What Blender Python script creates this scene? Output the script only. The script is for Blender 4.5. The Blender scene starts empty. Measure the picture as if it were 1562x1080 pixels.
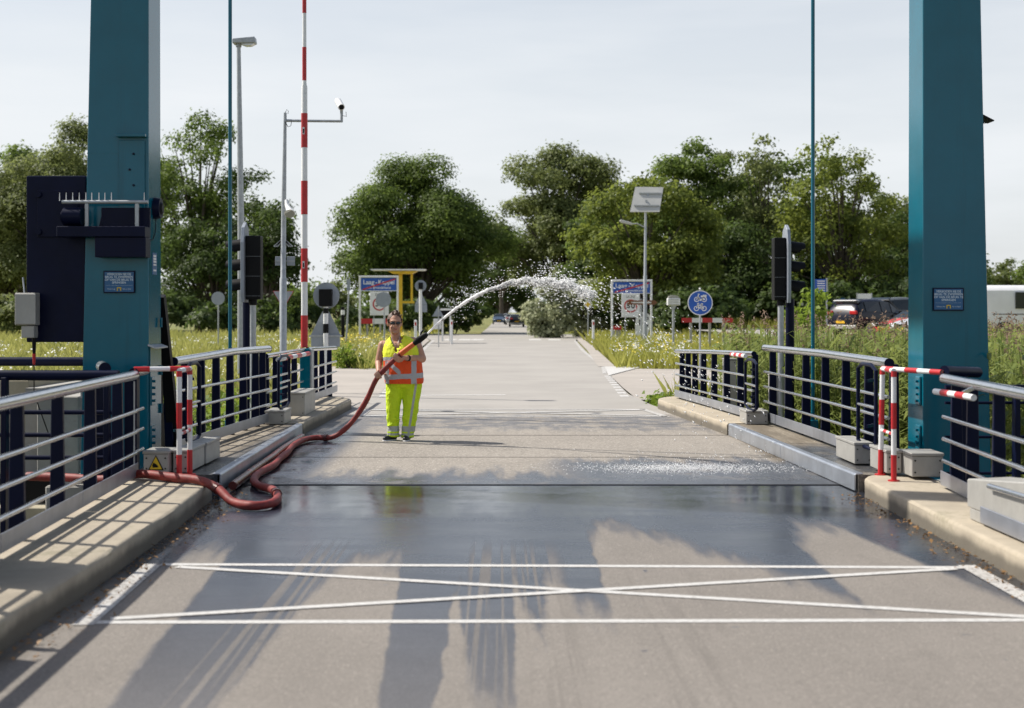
import bpy, bmesh, math, random
import numpy as np
from mathutils import Vector, Matrix

S = bpy.context.scene
COL = S.collection
R = math.radians

# ------------------------------------------------------------------ camera, sky, sun, exposure
CAM_H = 1.73                      # eye height above the road
F_PX, VX, VY = 2169.0, 765.0, 476.0
cam_d = bpy.data.cameras.new('camera')
cam = bpy.data.objects.new('camera', cam_d)
COL.objects.link(cam)
cam.location = (0, 0, CAM_H)
cam.rotation_euler = (R(90), 0, 0)
cam_d.sensor_width = 36.0
cam_d.lens = 36.0 * F_PX / 1562.0
cam_d.shift_x = (781.0 - VX) / 1562.0
cam_d.shift_y = -(540.0 - VY) / 1562.0
cam_d.clip_start = 0.1
cam_d.clip_end = 6000
cam_d.dof.use_dof = True
cam_d.dof.focus_distance = 18.8
cam_d.dof.aperture_fstop = 2.1
S.camera = cam

SUN_V = Vector((-1.0, 0.36, 1.205)).normalized()      # towards the sun
SUN_EL = math.asin(SUN_V.z)
SUN_AZ = math.atan2(SUN_V.x, SUN_V.y)

W = bpy.data.worlds.new('World')
S.world = W
W.use_nodes = True
nt = W.node_tree
nt.nodes.clear()
w_out = nt.nodes.new('ShaderNodeOutputWorld')
w_bg = nt.nodes.new('ShaderNodeBackground')
w_bg.inputs['Strength'].default_value = 0.10
sky = nt.nodes.new('ShaderNodeTexSky')
sky.sky_type = 'NISHITA'
sky.sun_disc = False
sky.sun_elevation = SUN_EL
sky.sun_rotation = SUN_AZ
sky.air_density = 1.0
sky.dust_density = 2.2
sky.ozone_density = 1.2
# thin high cloud veil over the whole sky
tc = nt.nodes.new('ShaderNodeTexCoord')
mp = nt.nodes.new('ShaderNodeMapping')
mp.inputs['Scale'].default_value = (1.2, 1.2, 7.0)
mp.inputs['Rotation'].default_value = (0.05, 0.12, 0.3)
nz = nt.nodes.new('ShaderNodeTexNoise')
nz.inputs['Scale'].default_value = 2.2
nz.inputs['Detail'].default_value = 5.0
nz.inputs['Roughness'].default_value = 0.55
mr = nt.nodes.new('ShaderNodeMapRange')
mr.inputs['From Min'].default_value = 0.35
mr.inputs['From Max'].default_value = 0.7
mr.inputs['To Min'].default_value = 0.74
mr.inputs['To Max'].default_value = 0.98
mixc = nt.nodes.new('ShaderNodeMix')
mixc.data_type = 'RGBA'
mixc.inputs['B'].default_value = (7.55, 7.8, 8.05, 1)
L = nt.links.new
L(tc.outputs['Generated'], mp.inputs['Vector'])
L(mp.outputs['Vector'], nz.inputs['Vector'])
L(nz.outputs['Fac'], mr.inputs['Value'])
# the haze veil is thickest low in the sky and thins out towards the zenith
sx_ = nt.nodes.new('ShaderNodeSeparateXYZ'); L(tc.outputs['Generated'], sx_.inputs[0])
el = nt.nodes.new('ShaderNodeMapRange'); el.interpolation_type = 'SMOOTHSTEP'
el.inputs['From Min'].default_value = 0.10; el.inputs['From Max'].default_value = 0.55
el.inputs['To Min'].default_value = 1.0; el.inputs['To Max'].default_value = 0.10
L(sx_.outputs[2], el.inputs['Value'])
vm = nt.nodes.new('ShaderNodeMath'); vm.operation = 'MULTIPLY'
L(mr.outputs['Result'], vm.inputs[0]); L(el.outputs['Result'], vm.inputs[1])
L(vm.outputs[0], mixc.inputs['Factor'])
L(sky.outputs['Color'], mixc.inputs['A'])
L(mixc.outputs['Result'], w_bg.inputs['Color'])
L(w_bg.outputs['Background'], w_out.inputs['Surface'])

sun_d = bpy.data.lights.new('sun', 'SUN')
sun_d.energy = 5.0
sun_d.angle = R(0.6)
sun_d.color = (1.0, 0.95, 0.86)
sun = bpy.data.objects.new('sun', sun_d)
COL.objects.link(sun)
sun.rotation_euler = SUN_V.to_track_quat('Z', 'Y').to_euler()
sun.location = SUN_V * 60

S.view_settings.view_transform = 'Standard'
S.view_settings.look = 'None'
S.view_settings.exposure = 0.25
S.view_settings.gamma = 1.0
S.view_settings.use_curve_mapping = False
S.cycles.use_denoising = True
S.cycles.max_bounces = 7
S.cycles.diffuse_bounces = 3
S.cycles.glossy_bounces = 3
S.cycles.transmission_bounces = 5
S.cycles.transparent_max_bounces = 8
S.cycles.caustics_reflective = False
S.cycles.caustics_refractive = False

# ------------------------------------------------------------------ helpers
def at(px, py, Y):
    return Vector(((px - VX) / F_PX * Y, Y, CAM_H - (py - VY) / F_PX * Y))

def tag(o, label=None, cat=None, group=None, kind=None):
    if label: o['label'] = label
    if cat: o['category'] = cat
    if group: o['group'] = group
    if kind: o['kind'] = kind
    return o

def empty(name, loc, label, cat, group=None, rz=0.0):
    o = bpy.data.objects.new(name, None)
    COL.objects.link(o)
    o.location = loc
    o.rotation_euler = (0, 0, rz)
    o.empty_display_size = 0.2
    return tag(o, label, cat, group)

def basis(d):
    d = Vector(d).normalized()
    a = Vector((0, 0, 1)) if abs(d.z) < 0.9 else Vector((1, 0, 0))
    u = d.cross(a).normalized()
    v = u.cross(d).normalized()
    return u, v

class MB:
    def __init__(self):
        self.v, self.f = [], []
    def add(self, vs, fs):
        n = len(self.v)
        self.v += [tuple(p) for p in vs]
        self.f += [tuple(i + n for i in f) for f in fs]
        return self
    def box(self, c, s, rz=0.0, M=None, taper=1.0, tapery=None):
        hx, hy, hz = s[0] / 2, s[1] / 2, s[2] / 2
        ty = taper if tapery is None else tapery
        P = [(-hx, -hy, -hz), (hx, -hy, -hz), (hx, hy, -hz), (-hx, hy, -hz),
             (-hx * taper, -hy * ty, hz), (hx * taper, -hy * ty, hz), (hx * taper, hy * ty, hz), (-hx * taper, hy * ty, hz)]
        m = M if M is not None else Matrix.Rotation(rz, 3, 'Z')
        vs = [Vector(c) + m @ Vector(p) for p in P]
        return self.add(vs, [(0, 3, 2, 1), (4, 5, 6, 7), (0, 1, 5, 4), (1, 2, 6, 5), (2, 3, 7, 6), (3, 0, 4, 7)])
    def bx(self, x0, x1, y0, y1, z0, z1):
        return self.box(((x0 + x1) / 2, (y0 + y1) / 2, (z0 + z1) / 2), (abs(x1 - x0), abs(y1 - y0), abs(z1 - z0)))
    def bar(self, p0, p1, w, h):
        p0, p1 = Vector(p0), Vector(p1)
        u, v = basis(p1 - p0)
        vs = []
        for p in (p0, p1):
            for a, b in ((-1, -1), (1, -1), (1, 1), (-1, 1)):
                vs.append(p + u * a * w / 2 + v * b * h / 2)
        return self.add(vs, [(0, 1, 2, 3), (7, 6, 5, 4), (0, 4, 5, 1), (1, 5, 6, 2), (2, 6, 7, 3), (3, 7, 4, 0)])
    def cyl(self, p0, p1, r0, r1=None, n=14, caps=True):
        return self.tube([p0, p1], [r0, r0 if r1 is None else r1], n, caps)
    def tube(self, pts, r, n=12, caps=True):
        pts = [Vector(p) for p in pts]
        rr = r if isinstance(r, (list, tuple)) else [r] * len(pts)
        vs, fs = [], []
        u = None
        for i, p in enumerate(pts):
            d = (pts[min(i + 1, len(pts) - 1)] - pts[max(i - 1, 0)]).normalized()
            if u is None:
                u, v = basis(d)
            else:
                u = (u - d * u.dot(d)).normalized()
                v = u.cross(d).normalized()
            for k in range(n):
                a = 2 * math.pi * k / n
                vs.append(p + (u * math.cos(a) + v * math.sin(a)) * rr[i])
        for i in range(len(pts) - 1):
            for k in range(n):
                k2 = (k + 1) % n
                fs.append((i * n + k, i * n + k2, (i + 1) * n + k2, (i + 1) * n + k))
        if caps:
            fs.append(tuple(range(n - 1, -1, -1)))
            fs.append(tuple((len(pts) - 1) * n + k for k in range(n)))
        return self.add(vs, fs)
    def prism(self, poly, y0, y1):                 # polygon in x,z extruded along y
        n = len(poly)
        vs = [(x, y0, z) for x, z in poly] + [(x, y1, z) for x, z in poly]
        fs = [tuple(range(n)), tuple(range(2 * n - 1, n - 1, -1))]
        fs += [(i, i + n, (i + 1) % n + n, (i + 1) % n) for i in range(n)]
        return self.add(vs, fs)
    def disc(self, c, r, y0, y1, n=32, sx=1.0):    # disc facing -y
        return self.prism([(c[0] + sx * r * math.cos(2 * math.pi * k / n), c[1] + r * math.sin(2 * math.pi * k / n)) for k in range(n)], y0, y1)
    def ring(self, c, r0, r1, y0, y1, n=36, a0=0.0, a1=2 * math.pi):
        full = abs(a1 - a0) > 6.28
        m = n if full else n + 1
        vs, fs = [], []
        for k in range(m):
            a = a0 + (a1 - a0) * k / n
            for r, y in ((r0, y0), (r1, y0), (r1, y1), (r0, y1)):
                vs.append((c[0] + r * math.cos(a), y, c[1] + r * math.sin(a)))
        for k in range(n):
            k2 = (k + 1) % m
            for j in range(4):
                j2 = (j + 1) % 4
                fs.append((k * 4 + j, k * 4 + j2, k2 * 4 + j2, k2 * 4 + j))
        return self.add(vs, fs)
    def ball(self, c, r, nu=12, nv=8, M=None):
        rx, ry, rz = (r, r, r) if not isinstance(r, (list, tuple)) else r
        vs, fs = [], []
        for i in range(nv + 1):
            t = math.pi * i / nv
            for k in range(nu):
                a = 2 * math.pi * k / nu
                p = Vector((rx * math.sin(t) * math.cos(a), ry * math.sin(t) * math.sin(a), rz * math.cos(t)))
                if M is not None: p = M @ p
                vs.append(Vector(c) + p)
        for i in range(nv):
            for k in range(nu):
                k2 = (k + 1) % nu
                fs.append((i * nu + k, (i + 1) * nu + k, (i + 1) * nu + k2, i * nu + k2))
        return self.add(vs, fs)
    def build(self, name, m, parent=None, org=(0, 0, 0), smooth=False, bevel=0.0, seg=1, recalc=True):
        me = bpy.data.meshes.new(name)
        ox, oy, oz = org
        me.from_pydata([(x - ox, y - oy, z - oz) for x, y, z in self.v], [], self.f)
        if recalc:
            b = bmesh.new(); b.from_mesh(me)
            bmesh.ops.remove_doubles(b, verts=b.verts, dist=1e-6)
            bmesh.ops.recalc_face_normals(b, faces=b.faces)
            b.to_mesh(me); b.free()
        me.materials.append(m)
        o = bpy.data.objects.new(name, me)
        COL.objects.link(o)
        if parent is None:
            o.location = org
        else:
            o.parent = parent
        if smooth:
            me.polygons.foreach_set('use_smooth', [True] * len(me.polygons))
            me.set_sharp_from_angle(angle=R(40))
        if bevel:
            md = o.modifiers.new('bevel', 'BEVEL')
            md.width = bevel; md.segments = seg; md.limit_method = 'ANGLE'; md.angle_limit = R(40)
        return o

def np_mesh(name, verts, faces_n, idx, m, smooth=False):
    """fast mesh from arrays: verts Nx3, faces all with faces_n corners"""
    me = bpy.data.meshes.new(name)
    nf = len(idx) // faces_n
    me.vertices.add(len(verts)); me.vertices.foreach_set('co', np.asarray(verts, dtype=np.float32).ravel())
    me.loops.add(len(idx)); me.loops.foreach_set('vertex_index', np.asarray(idx, dtype=np.int32))
    me.polygons.add(nf)
    me.polygons.foreach_set('loop_start', np.arange(0, nf * faces_n, faces_n, dtype=np.int32))
    me.polygons.foreach_set('loop_total', np.full(nf, faces_n, dtype=np.int32))
    if smooth: me.polygons.foreach_set('use_smooth', np.ones(nf, dtype=bool))
    me.update(calc_edges=True)
    me.materials.append(m)
    return me

def mesh_obj(name, me, parent=None, loc=(0, 0, 0)):
    o = bpy.data.objects.new(name, me)
    COL.objects.link(o)
    o.location = loc
    if parent is not None: o.parent = parent
    return o

def copy_tree(o, parent=None):
    c = o.copy(); COL.objects.link(c); c.parent = parent
    for ch in [x for x in COL.objects if x.parent is o]:
        copy_tree(ch, c)
    return c

# ------------------------------------------------------------------ node helpers
class NG:
    def __init__(self, name):
        self.m = bpy.data.materials.new(name)
        self.m.use_nodes = True
        self.t = self.m.node_tree
        self.t.nodes.clear()
        self.out = self.t.nodes.new('ShaderNodeOutputMaterial')
    def n(self, typ, **kw):
        nd = self.t.nodes.new('ShaderNode' + typ)
        for k, v in kw.items(): setattr(nd, k, v)
        return nd
    def lk(self, a, b): self.t.links.new(a, b)
    def put(self, sock, v):
        if isinstance(v, bpy.types.NodeSocket): self.lk(v, sock)
        elif isinstance(v, (tuple, list)): sock.default_value = tuple(v) + ((1,) if len(v) == 3 and len(sock.default_value) == 4 else ())
        else: sock.default_value = v
    def math(self, op, a, b=None, c=None, clamp=False):
        nd = self.n('Math', operation=op, use_clamp=clamp)
        self.put(nd.inputs[0], a)
        if b is not None: self.put(nd.inputs[1], b)
        if c is not None: self.put(nd.inputs[2], c)
        return nd.outputs[0]
    def step(self, v, a, b, lo=0.0, hi=1.0):       # smoothstep from a to b
        nd = self.n('MapRange', interpolation_type='SMOOTHSTEP')
        self.put(nd.inputs['Value'], v)
        if a > b: a, b, lo, hi = b, a, hi, lo
        nd.inputs['From Min'].default_value = a; nd.inputs['From Max'].default_value = b
        nd.inputs['To Min'].default_value = lo; nd.inputs['To Max'].default_value = hi
        return nd.outputs['Result']
    def noise(self, vec, scale, detail=4.0, rough=0.55, dist=0.0):
        nd = self.n('TexNoise')
        nd.inputs['Scale'].default_value = scale; nd.inputs['Detail'].default_value = detail
        nd.inputs['Roughness'].default_value = rough; nd.inputs['Distortion'].default_value = dist
        if vec is not None: self.lk(vec, nd.inputs['Vector'])
        return nd.outputs['Fac']
    def mix(self, f, a, b):
        nd = self.n('Mix', data_type='RGBA')
        self.put(nd.inputs[0], f); self.put(nd.inputs[6], a); self.put(nd.inputs[7], b)
        return nd.outputs[2]
    def scaled(self, vec, s):
        nd = self.n('VectorMath', operation='MULTIPLY')
        self.lk(vec, nd.inputs[0]); nd.inputs[1].default_value = s
        return nd.outputs[0]
    def bump(self, h, strength, dist=0.01):
        nd = self.n('Bump')
        nd.inputs['Strength'].default_value = strength; nd.inputs['Distance'].default_value = dist
        self.lk(h, nd.inputs['Height'])
        return nd.outputs[0]
    def bsdf(self, **kw):
        nd = self.n('BsdfPrincipled')
        for k, v in kw.items(): self.put(nd.inputs[k.replace('_', ' ')], v)
        return nd
    def finish(self, sh):
        self.lk(sh, self.out.inputs['Surface'])
        return self.m

def pmat(name, col, rough=0.5, metal=0.0, var=0.12, scale=6.0, bump=0.0, bscale=60.0, dirt=0.0, dirtcol=(0.10, 0.085, 0.06), rvar=0.1, spec=0.5, coat=0.0, streak=0.0):
    g = NG(name)
    co = g.n('TexCoord').outputs['Object']
    n1 = g.noise(co, scale, 5.0, 0.6)
    c = g.mix(g.step(n1, 0.3, 0.7), tuple(x * (1 - var) for x in col), tuple(min(1, x * (1 + var)) for x in col))
    if dirt:
        n2 = g.noise(g.scaled(co, (1, 1, 0.35)), scale * 1.7, 6.0, 0.65)
        c = g.mix(g.step(n2, 0.52, 0.75, 0, dirt), c, dirtcol)
    if streak:
        n4 = g.noise(g.scaled(co, (9.0, 9.0, 0.28)), 1.0, 6.0, 0.7)
        c = g.mix(g.step(n4, 0.52, 0.78, 0, streak), c, tuple(x * .55 + .004 for x in col))
        n5 = g.noise(co, 14.0, 5.0, 0.75)
        c = g.mix(g.step(n5, 0.70, 0.76, 0, streak * .9), c, tuple(x * .3 + .01 for x in col))
    n3 = g.noise(co, scale * 3, 4.0)
    r = g.math('ADD', g.math('MULTIPLY', g.math('SUBTRACT', n3, 0.5), rvar * 2), rough)
    b = g.bsdf(Base_Color=c, Roughness=r, Metallic=metal)
    b.inputs['Specular IOR Level'].default_value = spec
    if coat: b.inputs['Coat Weight'].default_value = coat; b.inputs['Coat Roughness'].default_value = 0.12
    if bump:
        g.lk(g.bump(g.noise(co, bscale, 4.0), bump), b.inputs['Normal'])
    return g.finish(b.outputs[0])

def leafmat(name, dark, light, trans=0.35, island=True, rough=0.55, sc=0.35):
    g = NG(name)
    geo = g.n('NewGeometry')
    rnd = geo.outputs['Random Per Island']
    n1 = g.noise(geo.outputs['Position'], sc, 3.0)
    f = g.math('ADD', g.math('MULTIPLY', rnd, 0.6), g.math('MULTIPLY', g.step(n1, 0.35, 0.65), 0.4))
    c = g.mix(f, dark, light)
    d = g.bsdf(Base_Color=c, Roughness=rough)
    d.inputs['Specular IOR Level'].default_value = 0.25
    tr = g.n('BsdfTranslucent')
    g.lk(g.mix(0.5, c, tuple(min(1, x * 1.6) for x in light)), tr.inputs['Color'])
    mx = g.n('MixShader'); mx.inputs[0].default_value = trans
    g.lk(d.outputs[0], mx.inputs[1]); g.lk(tr.outputs[0], mx.inputs[2])
    return g.finish(mx.outputs[0])

# ------------------------------------------------------------------ materials
def road_material(name, base, deck=False):
    g = NG(name)
    pos = g.n('NewGeometry').outputs['Position']
    sp = g.n('SeparateXYZ'); g.lk(pos, sp.inputs[0])
    x, y = sp.outputs[0], sp.outputs[1]
    big = g.noise(pos, 0.45, 4.0)
    med = g.noise(pos, 2.6, 5.0, 0.6)
    stretch = g.noise(g.scaled(pos, (3.0, 0.35, 1.0)), 1.5, 4.0, 0.6)
    fine = g.noise(pos, 75.0, 3.0, 0.7)
    vor = g.n('TexVoronoi'); vor.inputs['Scale'].default_value = 62.0 if deck else 120.0; g.lk(pos, vor.inputs['Vector'])
    vcol = g.n('SeparateColor'); g.lk(vor.outputs['Color'], vcol.inputs[0])
    speck = vcol.outputs[0]
    c = g.mix(g.step(big, 0.3, 0.7), tuple(v * 0.93 for v in base), tuple(v * 1.07 for v in base))
    c = g.mix(g.step(stretch, 0.35, 0.75, 0, 0.35), c, tuple(v * 0.78 for v in base))
    lo, hi = (0.40, 1.85) if deck else (0.55, 1.5)
    c = g.mix(g.step(speck, 0.0, 0.35, 0.55, 0.0), c, tuple(v * lo for v in base))
    c = g.mix(g.step(speck, 0.86, 1.0, 0.0, 0.75), c, tuple(min(1, v * hi) for v in base))
    c = g.mix(g.step(med, 0.58, 0.78, 0, 0.5), c, tuple(v * 0.66 for v in base))
    oil = g.noise(g.scaled(pos, (1.0, .55, 1.0)), 5.5, 5.0, .7)
    c = g.mix(g.step(oil, .66, .72, 0, .55), c, tuple(v * .5 for v in base))
    nx = g.math('ADD', x, g.math('MULTIPLY', g.math('SUBTRACT', med, 0.5), 0.08))
    ny = g.math('ADD', y, g.math('MULTIPLY', g.math('SUBTRACT', stretch, 0.5), 3.0))
    def band(v, c0, hw, soft):                   # 1 inside |v-c0|<hw
        d = g.math('ABSOLUTE', g.math('SUBTRACT', v, c0))
        return g.step(d, hw + soft, hw - soft)
    def stripe(xc, hw, slope, ymin, soft=0.06, ysoft=0.8):
        xx = g.math('SUBTRACT', nx, g.math('MULTIPLY', g.math('SUBTRACT', y, 8.0), slope))
        return g.math('MULTIPLY', band(xx, xc, hw, soft), g.step(ny, ymin, ymin + ysoft))
    def mx(*a):
        r = a[0]
        for b in a[1:]: r = g.math('MAXIMUM', r, b)
        return r
    if not deck:
        # near edge of the wet zone as a curve over x, drawn out into tyre lanes
        stops = [(-3, 8.6), (-2.3, 9.6), (-2.2, 10.3), (-1.95, 10.4), (-1.75, 6.0), (-1.35, 5.0), (-1.18, 8.8), (-1.02, 10.2), (-.68, 10.0), (-.57, 5.6), (-.36, 5.2), (-.28, 9.4), (-.2, 6.6), (.02, 6.2), (.08, 9.3), (.2, 7.4), (.3, 9.6), (.45, 8.4), (.62, 8.2), (.70, 11.0), (.85, 11.7), (1.3, 11.0), (1.62, 10.1), (1.95, 9.2), (2.12, 8.4), (2.22, 10.4), (2.45, 11.6), (2.75, 11.4), (2.95, 9.4), (3.1, 8.3), (4, 8.0)]
        cr = g.n('ValToRGB'); els = cr.color_ramp.elements
        for i, (px_, yy_) in enumerate(stops):
            e_ = els[i] if i < 2 and len(els) > i else els.new((px_ + 3) / 7)
            e_.position = (px_ + 3) / 7; v_ = (yy_ - 4) / 10; e_.color = (v_, v_, v_, 1)
        skew = g.math('MULTIPLY', g.math('SUBTRACT', y, 9.0), .015)
        g.lk(g.math('DIVIDE', g.math('ADD', g.math('ADD', nx, skew), 3.0), 7.0), cr.inputs[0])
        ye = g.math('ADD', g.math('MULTIPLY', cr.outputs[0], 10.0), 4.0)
        streak = g.noise(g.scaled(pos, (4.0, 0.5, 1.0)), 2.0, 6.0, 0.62)
        dlt = g.math('ADD', g.math('SUBTRACT', y, ye), g.math('MULTIPLY', g.math('SUBTRACT', streak, .5), 2.0))
        wet = g.step(dlt, -.65, .5)
        wet = g.math('MULTIPLY', wet, g.step(y, 4.2, 10.5, .45, 1.0))
        wet = g.math('MULTIPLY', wet, g.step(y, 15.4, 14.6))
        # tyre tread lines pressed from the wet lanes
        lin = g.noise(g.scaled(pos, (15.0, 0.10, 0.0)), 1.6, 2.0, .5)
        tr = g.step(lin, .50, .56)
        tread = g.math('MULTIPLY', tr, mx(band(nx, -1.30, 0.18, 0.05), band(nx, -0.06, 0.16, 0.03), band(nx, 0.25, 0.15, 0.05), band(nx, 1.0, 0.25, 0.05)))
        wet = g.math('MULTIPLY', wet, g.math('SUBTRACT', 1.0, g.math('MULTIPLY', tread, g.step(y, 11.0, 9.6, 0, 0.6))))
        dkt = g.math('MULTIPLY', tread, g.math('MULTIPLY', g.step(y, 10.5, 8.5, 0, 0.25), g.step(stretch, 0.35, 0.6)))
        c = g.mix(dkt, c, tuple(v * 0.5 for v in base))
        drops = g.noise(pos, 9.0, 2.0)
        wet = mx(wet, g.math('MULTIPLY', g.step(drops, 0.72, 0.75, 0, 0.8), g.step(y, 6.0, 8.0)))
        puddle = g.math('MULTIPLY', g.step(ny, 11.6, 13.3), g.step(med, 0.25, 0.5))
    else:
        wl = band(nx, -2.45, 0.45, 0.2)
        far = g.math('MULTIPLY', band(ny, 22.4, 1.5, 0.5), g.step(med, 0.62, 0.45))
        spl = g.math('MULTIPLY', mx(band(ny, 14.3, 0.9, 0.6), g.math('MULTIPLY', band(ny, 15.3, 1.2, 0.5), g.step(nx, .2, 1.0))), g.step(med, 0.85, 0.50))
        wet = mx(g.math('MULTIPLY', wl, g.step(y, 24.0, 18.0, 0.4, 1.0)), g.math('MULTIPLY', far, 0.55), g.math('MULTIPLY', spl, 0.9))
        puddle = g.math('MULTIPLY', mx(wl, spl), g.step(med, 0.45, 0.62))
    # gutter soil
    gut = mx(g.step(nx, -2.36, -2.5), g.step(nx, 3.08, 3.26))
    gut = g.math('MULTIPLY', gut, g.step(y, 24.5, 23.0))
    c = g.mix(g.math('MULTIPLY', gut, g.step(stretch, 0.3, 0.6, 0.15, 0.75)), c, (0.10, 0.08, 0.055))
    wetsky_c = g.n('Mix', data_type='RGBA', blend_type='MULTIPLY')
    wetsky_c.inputs[0].default_value = 1.0
    g.lk(c, wetsky_c.inputs[6]); wetsky_c.inputs[7].default_value = (0.12, 0.18, 0.32, 1)  # wet darkening, with the blue sky reflection put into the tint
    col = g.mix(g.math('MULTIPLY', wet, 0.95), c, wetsky_c.outputs[2])
    sheen = g.noise(g.scaled(pos, (.5, 1.6, 1.0)), 1.6, 4.0, .6)
    rough = g.math('ADD', g.math('MULTIPLY', wet, g.math('SUBTRACT', -.46, g.math('MULTIPLY', sheen, .30))), 0.86)
    rough = g.math('SUBTRACT', rough, g.math('MULTIPLY', g.math('MULTIPLY', puddle, wet), 0.14))
    rough = g.math('ADD', rough, g.math('MULTIPLY', g.math('SUBTRACT', fine, 0.5), 0.12), clamp=True)
    b = g.bsdf(Base_Color=col, Roughness=rough)
    g.lk(g.math('ADD', .35, g.math('MULTIPLY', wet, .2)), b.inputs['Specular IOR Level'])
    hgt = g.math('ADD', g.math('MULTIPLY', fine, 0.6), g.math('MULTIPLY', speck, 0.5))
    bn = g.n('Bump'); bn.inputs['Distance'].default_value = 0.004
    g.lk(hgt, bn.inputs['Height'])
    g.lk(g.math('SUBTRACT', 0.75 if deck else 0.5, g.math('MULTIPLY', wet, 0.66 if deck else 0.44)), bn.inputs['Strength'])
    g.lk(bn.outputs[0], b.inputs['Normal'])
    return g.finish(b.outputs[0])

M = {}
M['road'] = road_material('asphalt_wet', (0.222, 0.20, 0.178))
M['deck'] = road_material('deck_grit', (0.30, 0.27, 0.235), deck=True)
M['road_far'] = pmat('asphalt_far', (0.335, 0.315, 0.29), 0.9, var=0.08, scale=0.35, bump=0.3, bscale=40, dirt=0.25, dirtcol=(0.22, 0.2, 0.18))
M['path'] = pmat('path_concrete', (0.37, 0.335, 0.30), 0.9, var=0.08, scale=0.5, bump=0.2, bscale=50)
def paint_material(nm_, thr):
    g = NG(nm_)
    pos = g.n('NewGeometry').outputs['Position']
    n = g.noise(pos, 28.0, 5.0, 0.7); n2 = g.noise(pos, 2.0, 4.0)
    c = g.mix(g.step(n, 0.3, 0.65), (0.42, 0.405, 0.385), (0.60, 0.59, 0.57))
    c = g.mix(g.step(g.math('ADD', n, g.math('MULTIPLY', n2, 0.25)), thr - .04, thr + .08, 0, 0.85), c, (0.22, 0.2, 0.18))
    b = g.bsdf(Base_Color=c, Roughness=0.65)
    g.lk(g.bump(n, 0.35, 0.004), b.inputs['Normal'])
    return g.finish(b.outputs[0])
M['paint'] = paint_material('road_paint', .82)
M['paint_worn'] = paint_material('road_paint_worn', .64)
def concrete(name, base, moss=0.25, grime_shade=False):
    g = NG(name)
    pos = g.n('NewGeometry').outputs['Position']
    n1 = g.noise(pos, 1.7, 6.0, 0.65); n2 = g.noise(pos, 22.0, 5.0, 0.7); n3 = g.noise(pos, 140.0, 2.0)
    c = g.mix(g.step(n1, 0.3, 0.7), tuple(v * 0.82 for v in base), tuple(v * 1.1 for v in base))
    c = g.mix(g.step(n2, 0.55, 0.8, 0, 0.5), c, tuple(v * 0.62 for v in base))
    c = g.mix(g.step(g.math('ADD', n1, g.math('MULTIPLY', n2, 0.3)), 0.68, 0.85, 0, moss), c, (0.13, 0.125, 0.07))
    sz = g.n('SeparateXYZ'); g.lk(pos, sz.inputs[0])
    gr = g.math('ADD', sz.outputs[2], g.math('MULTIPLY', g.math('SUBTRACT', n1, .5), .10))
    if grime_shade: c = g.mix(g.step(gr, .135, .06, 0, .8), c, (.075, .066, .052))  # gutter grime, also darkened to carry the shade on the kerb face
    b = g.bsdf(Base_Color=c, Roughness=0.9)
    h = g.math('ADD', n2, g.math('MULTIPLY', n3, 0.6))
    g.lk(g.bump(h, 0.45, 0.006), b.inputs['Normal'])
    return g.finish(b.outputs[0])
M['concrete'] = concrete('concrete_kerb', (0.40, 0.345, 0.265), 0.45, True)
M['concrete_b'] = concrete('concrete_beige', (0.46, 0.41, 0.30), 0.35)
M['concrete_g'] = concrete('concrete_grey', (0.36, 0.35, 0.32), 0.3)
M['soffit'] = pmat('dark_steel_soffit', (0.05, 0.055, 0.06), 0.6, var=0.2, scale=2)
M['grit'] = road_material('walk_grit', (0.33, 0.285, 0.225), deck=True)
M['teal'] = pmat('teal_paint', (0.0005, 0.118, 0.178), 0.16, var=0.08, scale=1.6, dirt=0.14, dirtcol=(0.001, 0.06, 0.09), rvar=0.04, spec=0.34, streak=0.45)
M['navy'] = pmat('navy_paint', (0.0035, 0.006, 0.026), 0.38, var=0.15, scale=3, dirt=0.08, dirtcol=(0.02, 0.024, 0.034), spec=0.12)
M['black'] = pmat('black_paint', (0.007, 0.007, 0.008), 0.5, var=0.2, scale=5, spec=0.15)
M['steel'] = pmat('brushed_stainless', (0.66, 0.67, 0.69), 0.24, metal=1.0, var=0.06, scale=9, dirt=0.15, dirtcol=(0.35, 0.34, 0.32), rvar=0.08)
M['galv'] = pmat('galvanised', (0.40, 0.42, 0.44), 0.5, metal=0.55, var=0.12, scale=12, dirt=0.2, dirtcol=(0.25, 0.25, 0.25))
M['toe'] = pmat('toe_plate_steel', (0.38, 0.40, 0.45), 0.38, metal=0.7, var=0.1, scale=3, dirt=0.25, dirtcol=(0.25, 0.24, 0.24))
M['kerbsteel'] = pmat('kerb_steel', (0.42, 0.45, 0.50), 0.35, metal=0.7, var=0.12, scale=3, dirt=0.3, dirtcol=(0.22, 0.2, 0.18), bump=0.06, bscale=20)
M['greybox'] = pmat('grey_cabinet', (0.38, 0.37, 0.345), 0.45, metal=0.15, var=0.08, scale=5, dirt=0.2, dirtcol=(0.25, 0.23, 0.2))
M['sign_back'] = pmat('sign_back', (0.30, 0.33, 0.38), 0.5, metal=0.3, var=0.08, scale=4, dirt=0.2, dirtcol=(0.2, 0.21, 0.22))
M['white'] = pmat('white_paint', (0.80, 0.80, 0.80), 0.4, var=0.05, scale=5, dirt=0.12, dirtcol=(0.45, 0.43, 0.4))
M['red'] = pmat('red_paint', (0.50, 0.018, 0.022), 0.4, var=0.12, scale=5, dirt=0.12, dirtcol=(0.2, 0.03, 0.03))
M['signblue'] = pmat('sign_blue', (0.012, 0.09, 0.42), 0.4, var=0.06, scale=4)
M['plaque'] = pmat('plaque_blue', (0.012, 0.105, 0.26), 0.35, var=0.08, scale=8)
M['plaquetext'] = pmat('plaque_letters', (0.62, 0.72, 0.8), 0.5, var=0.04)
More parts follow.
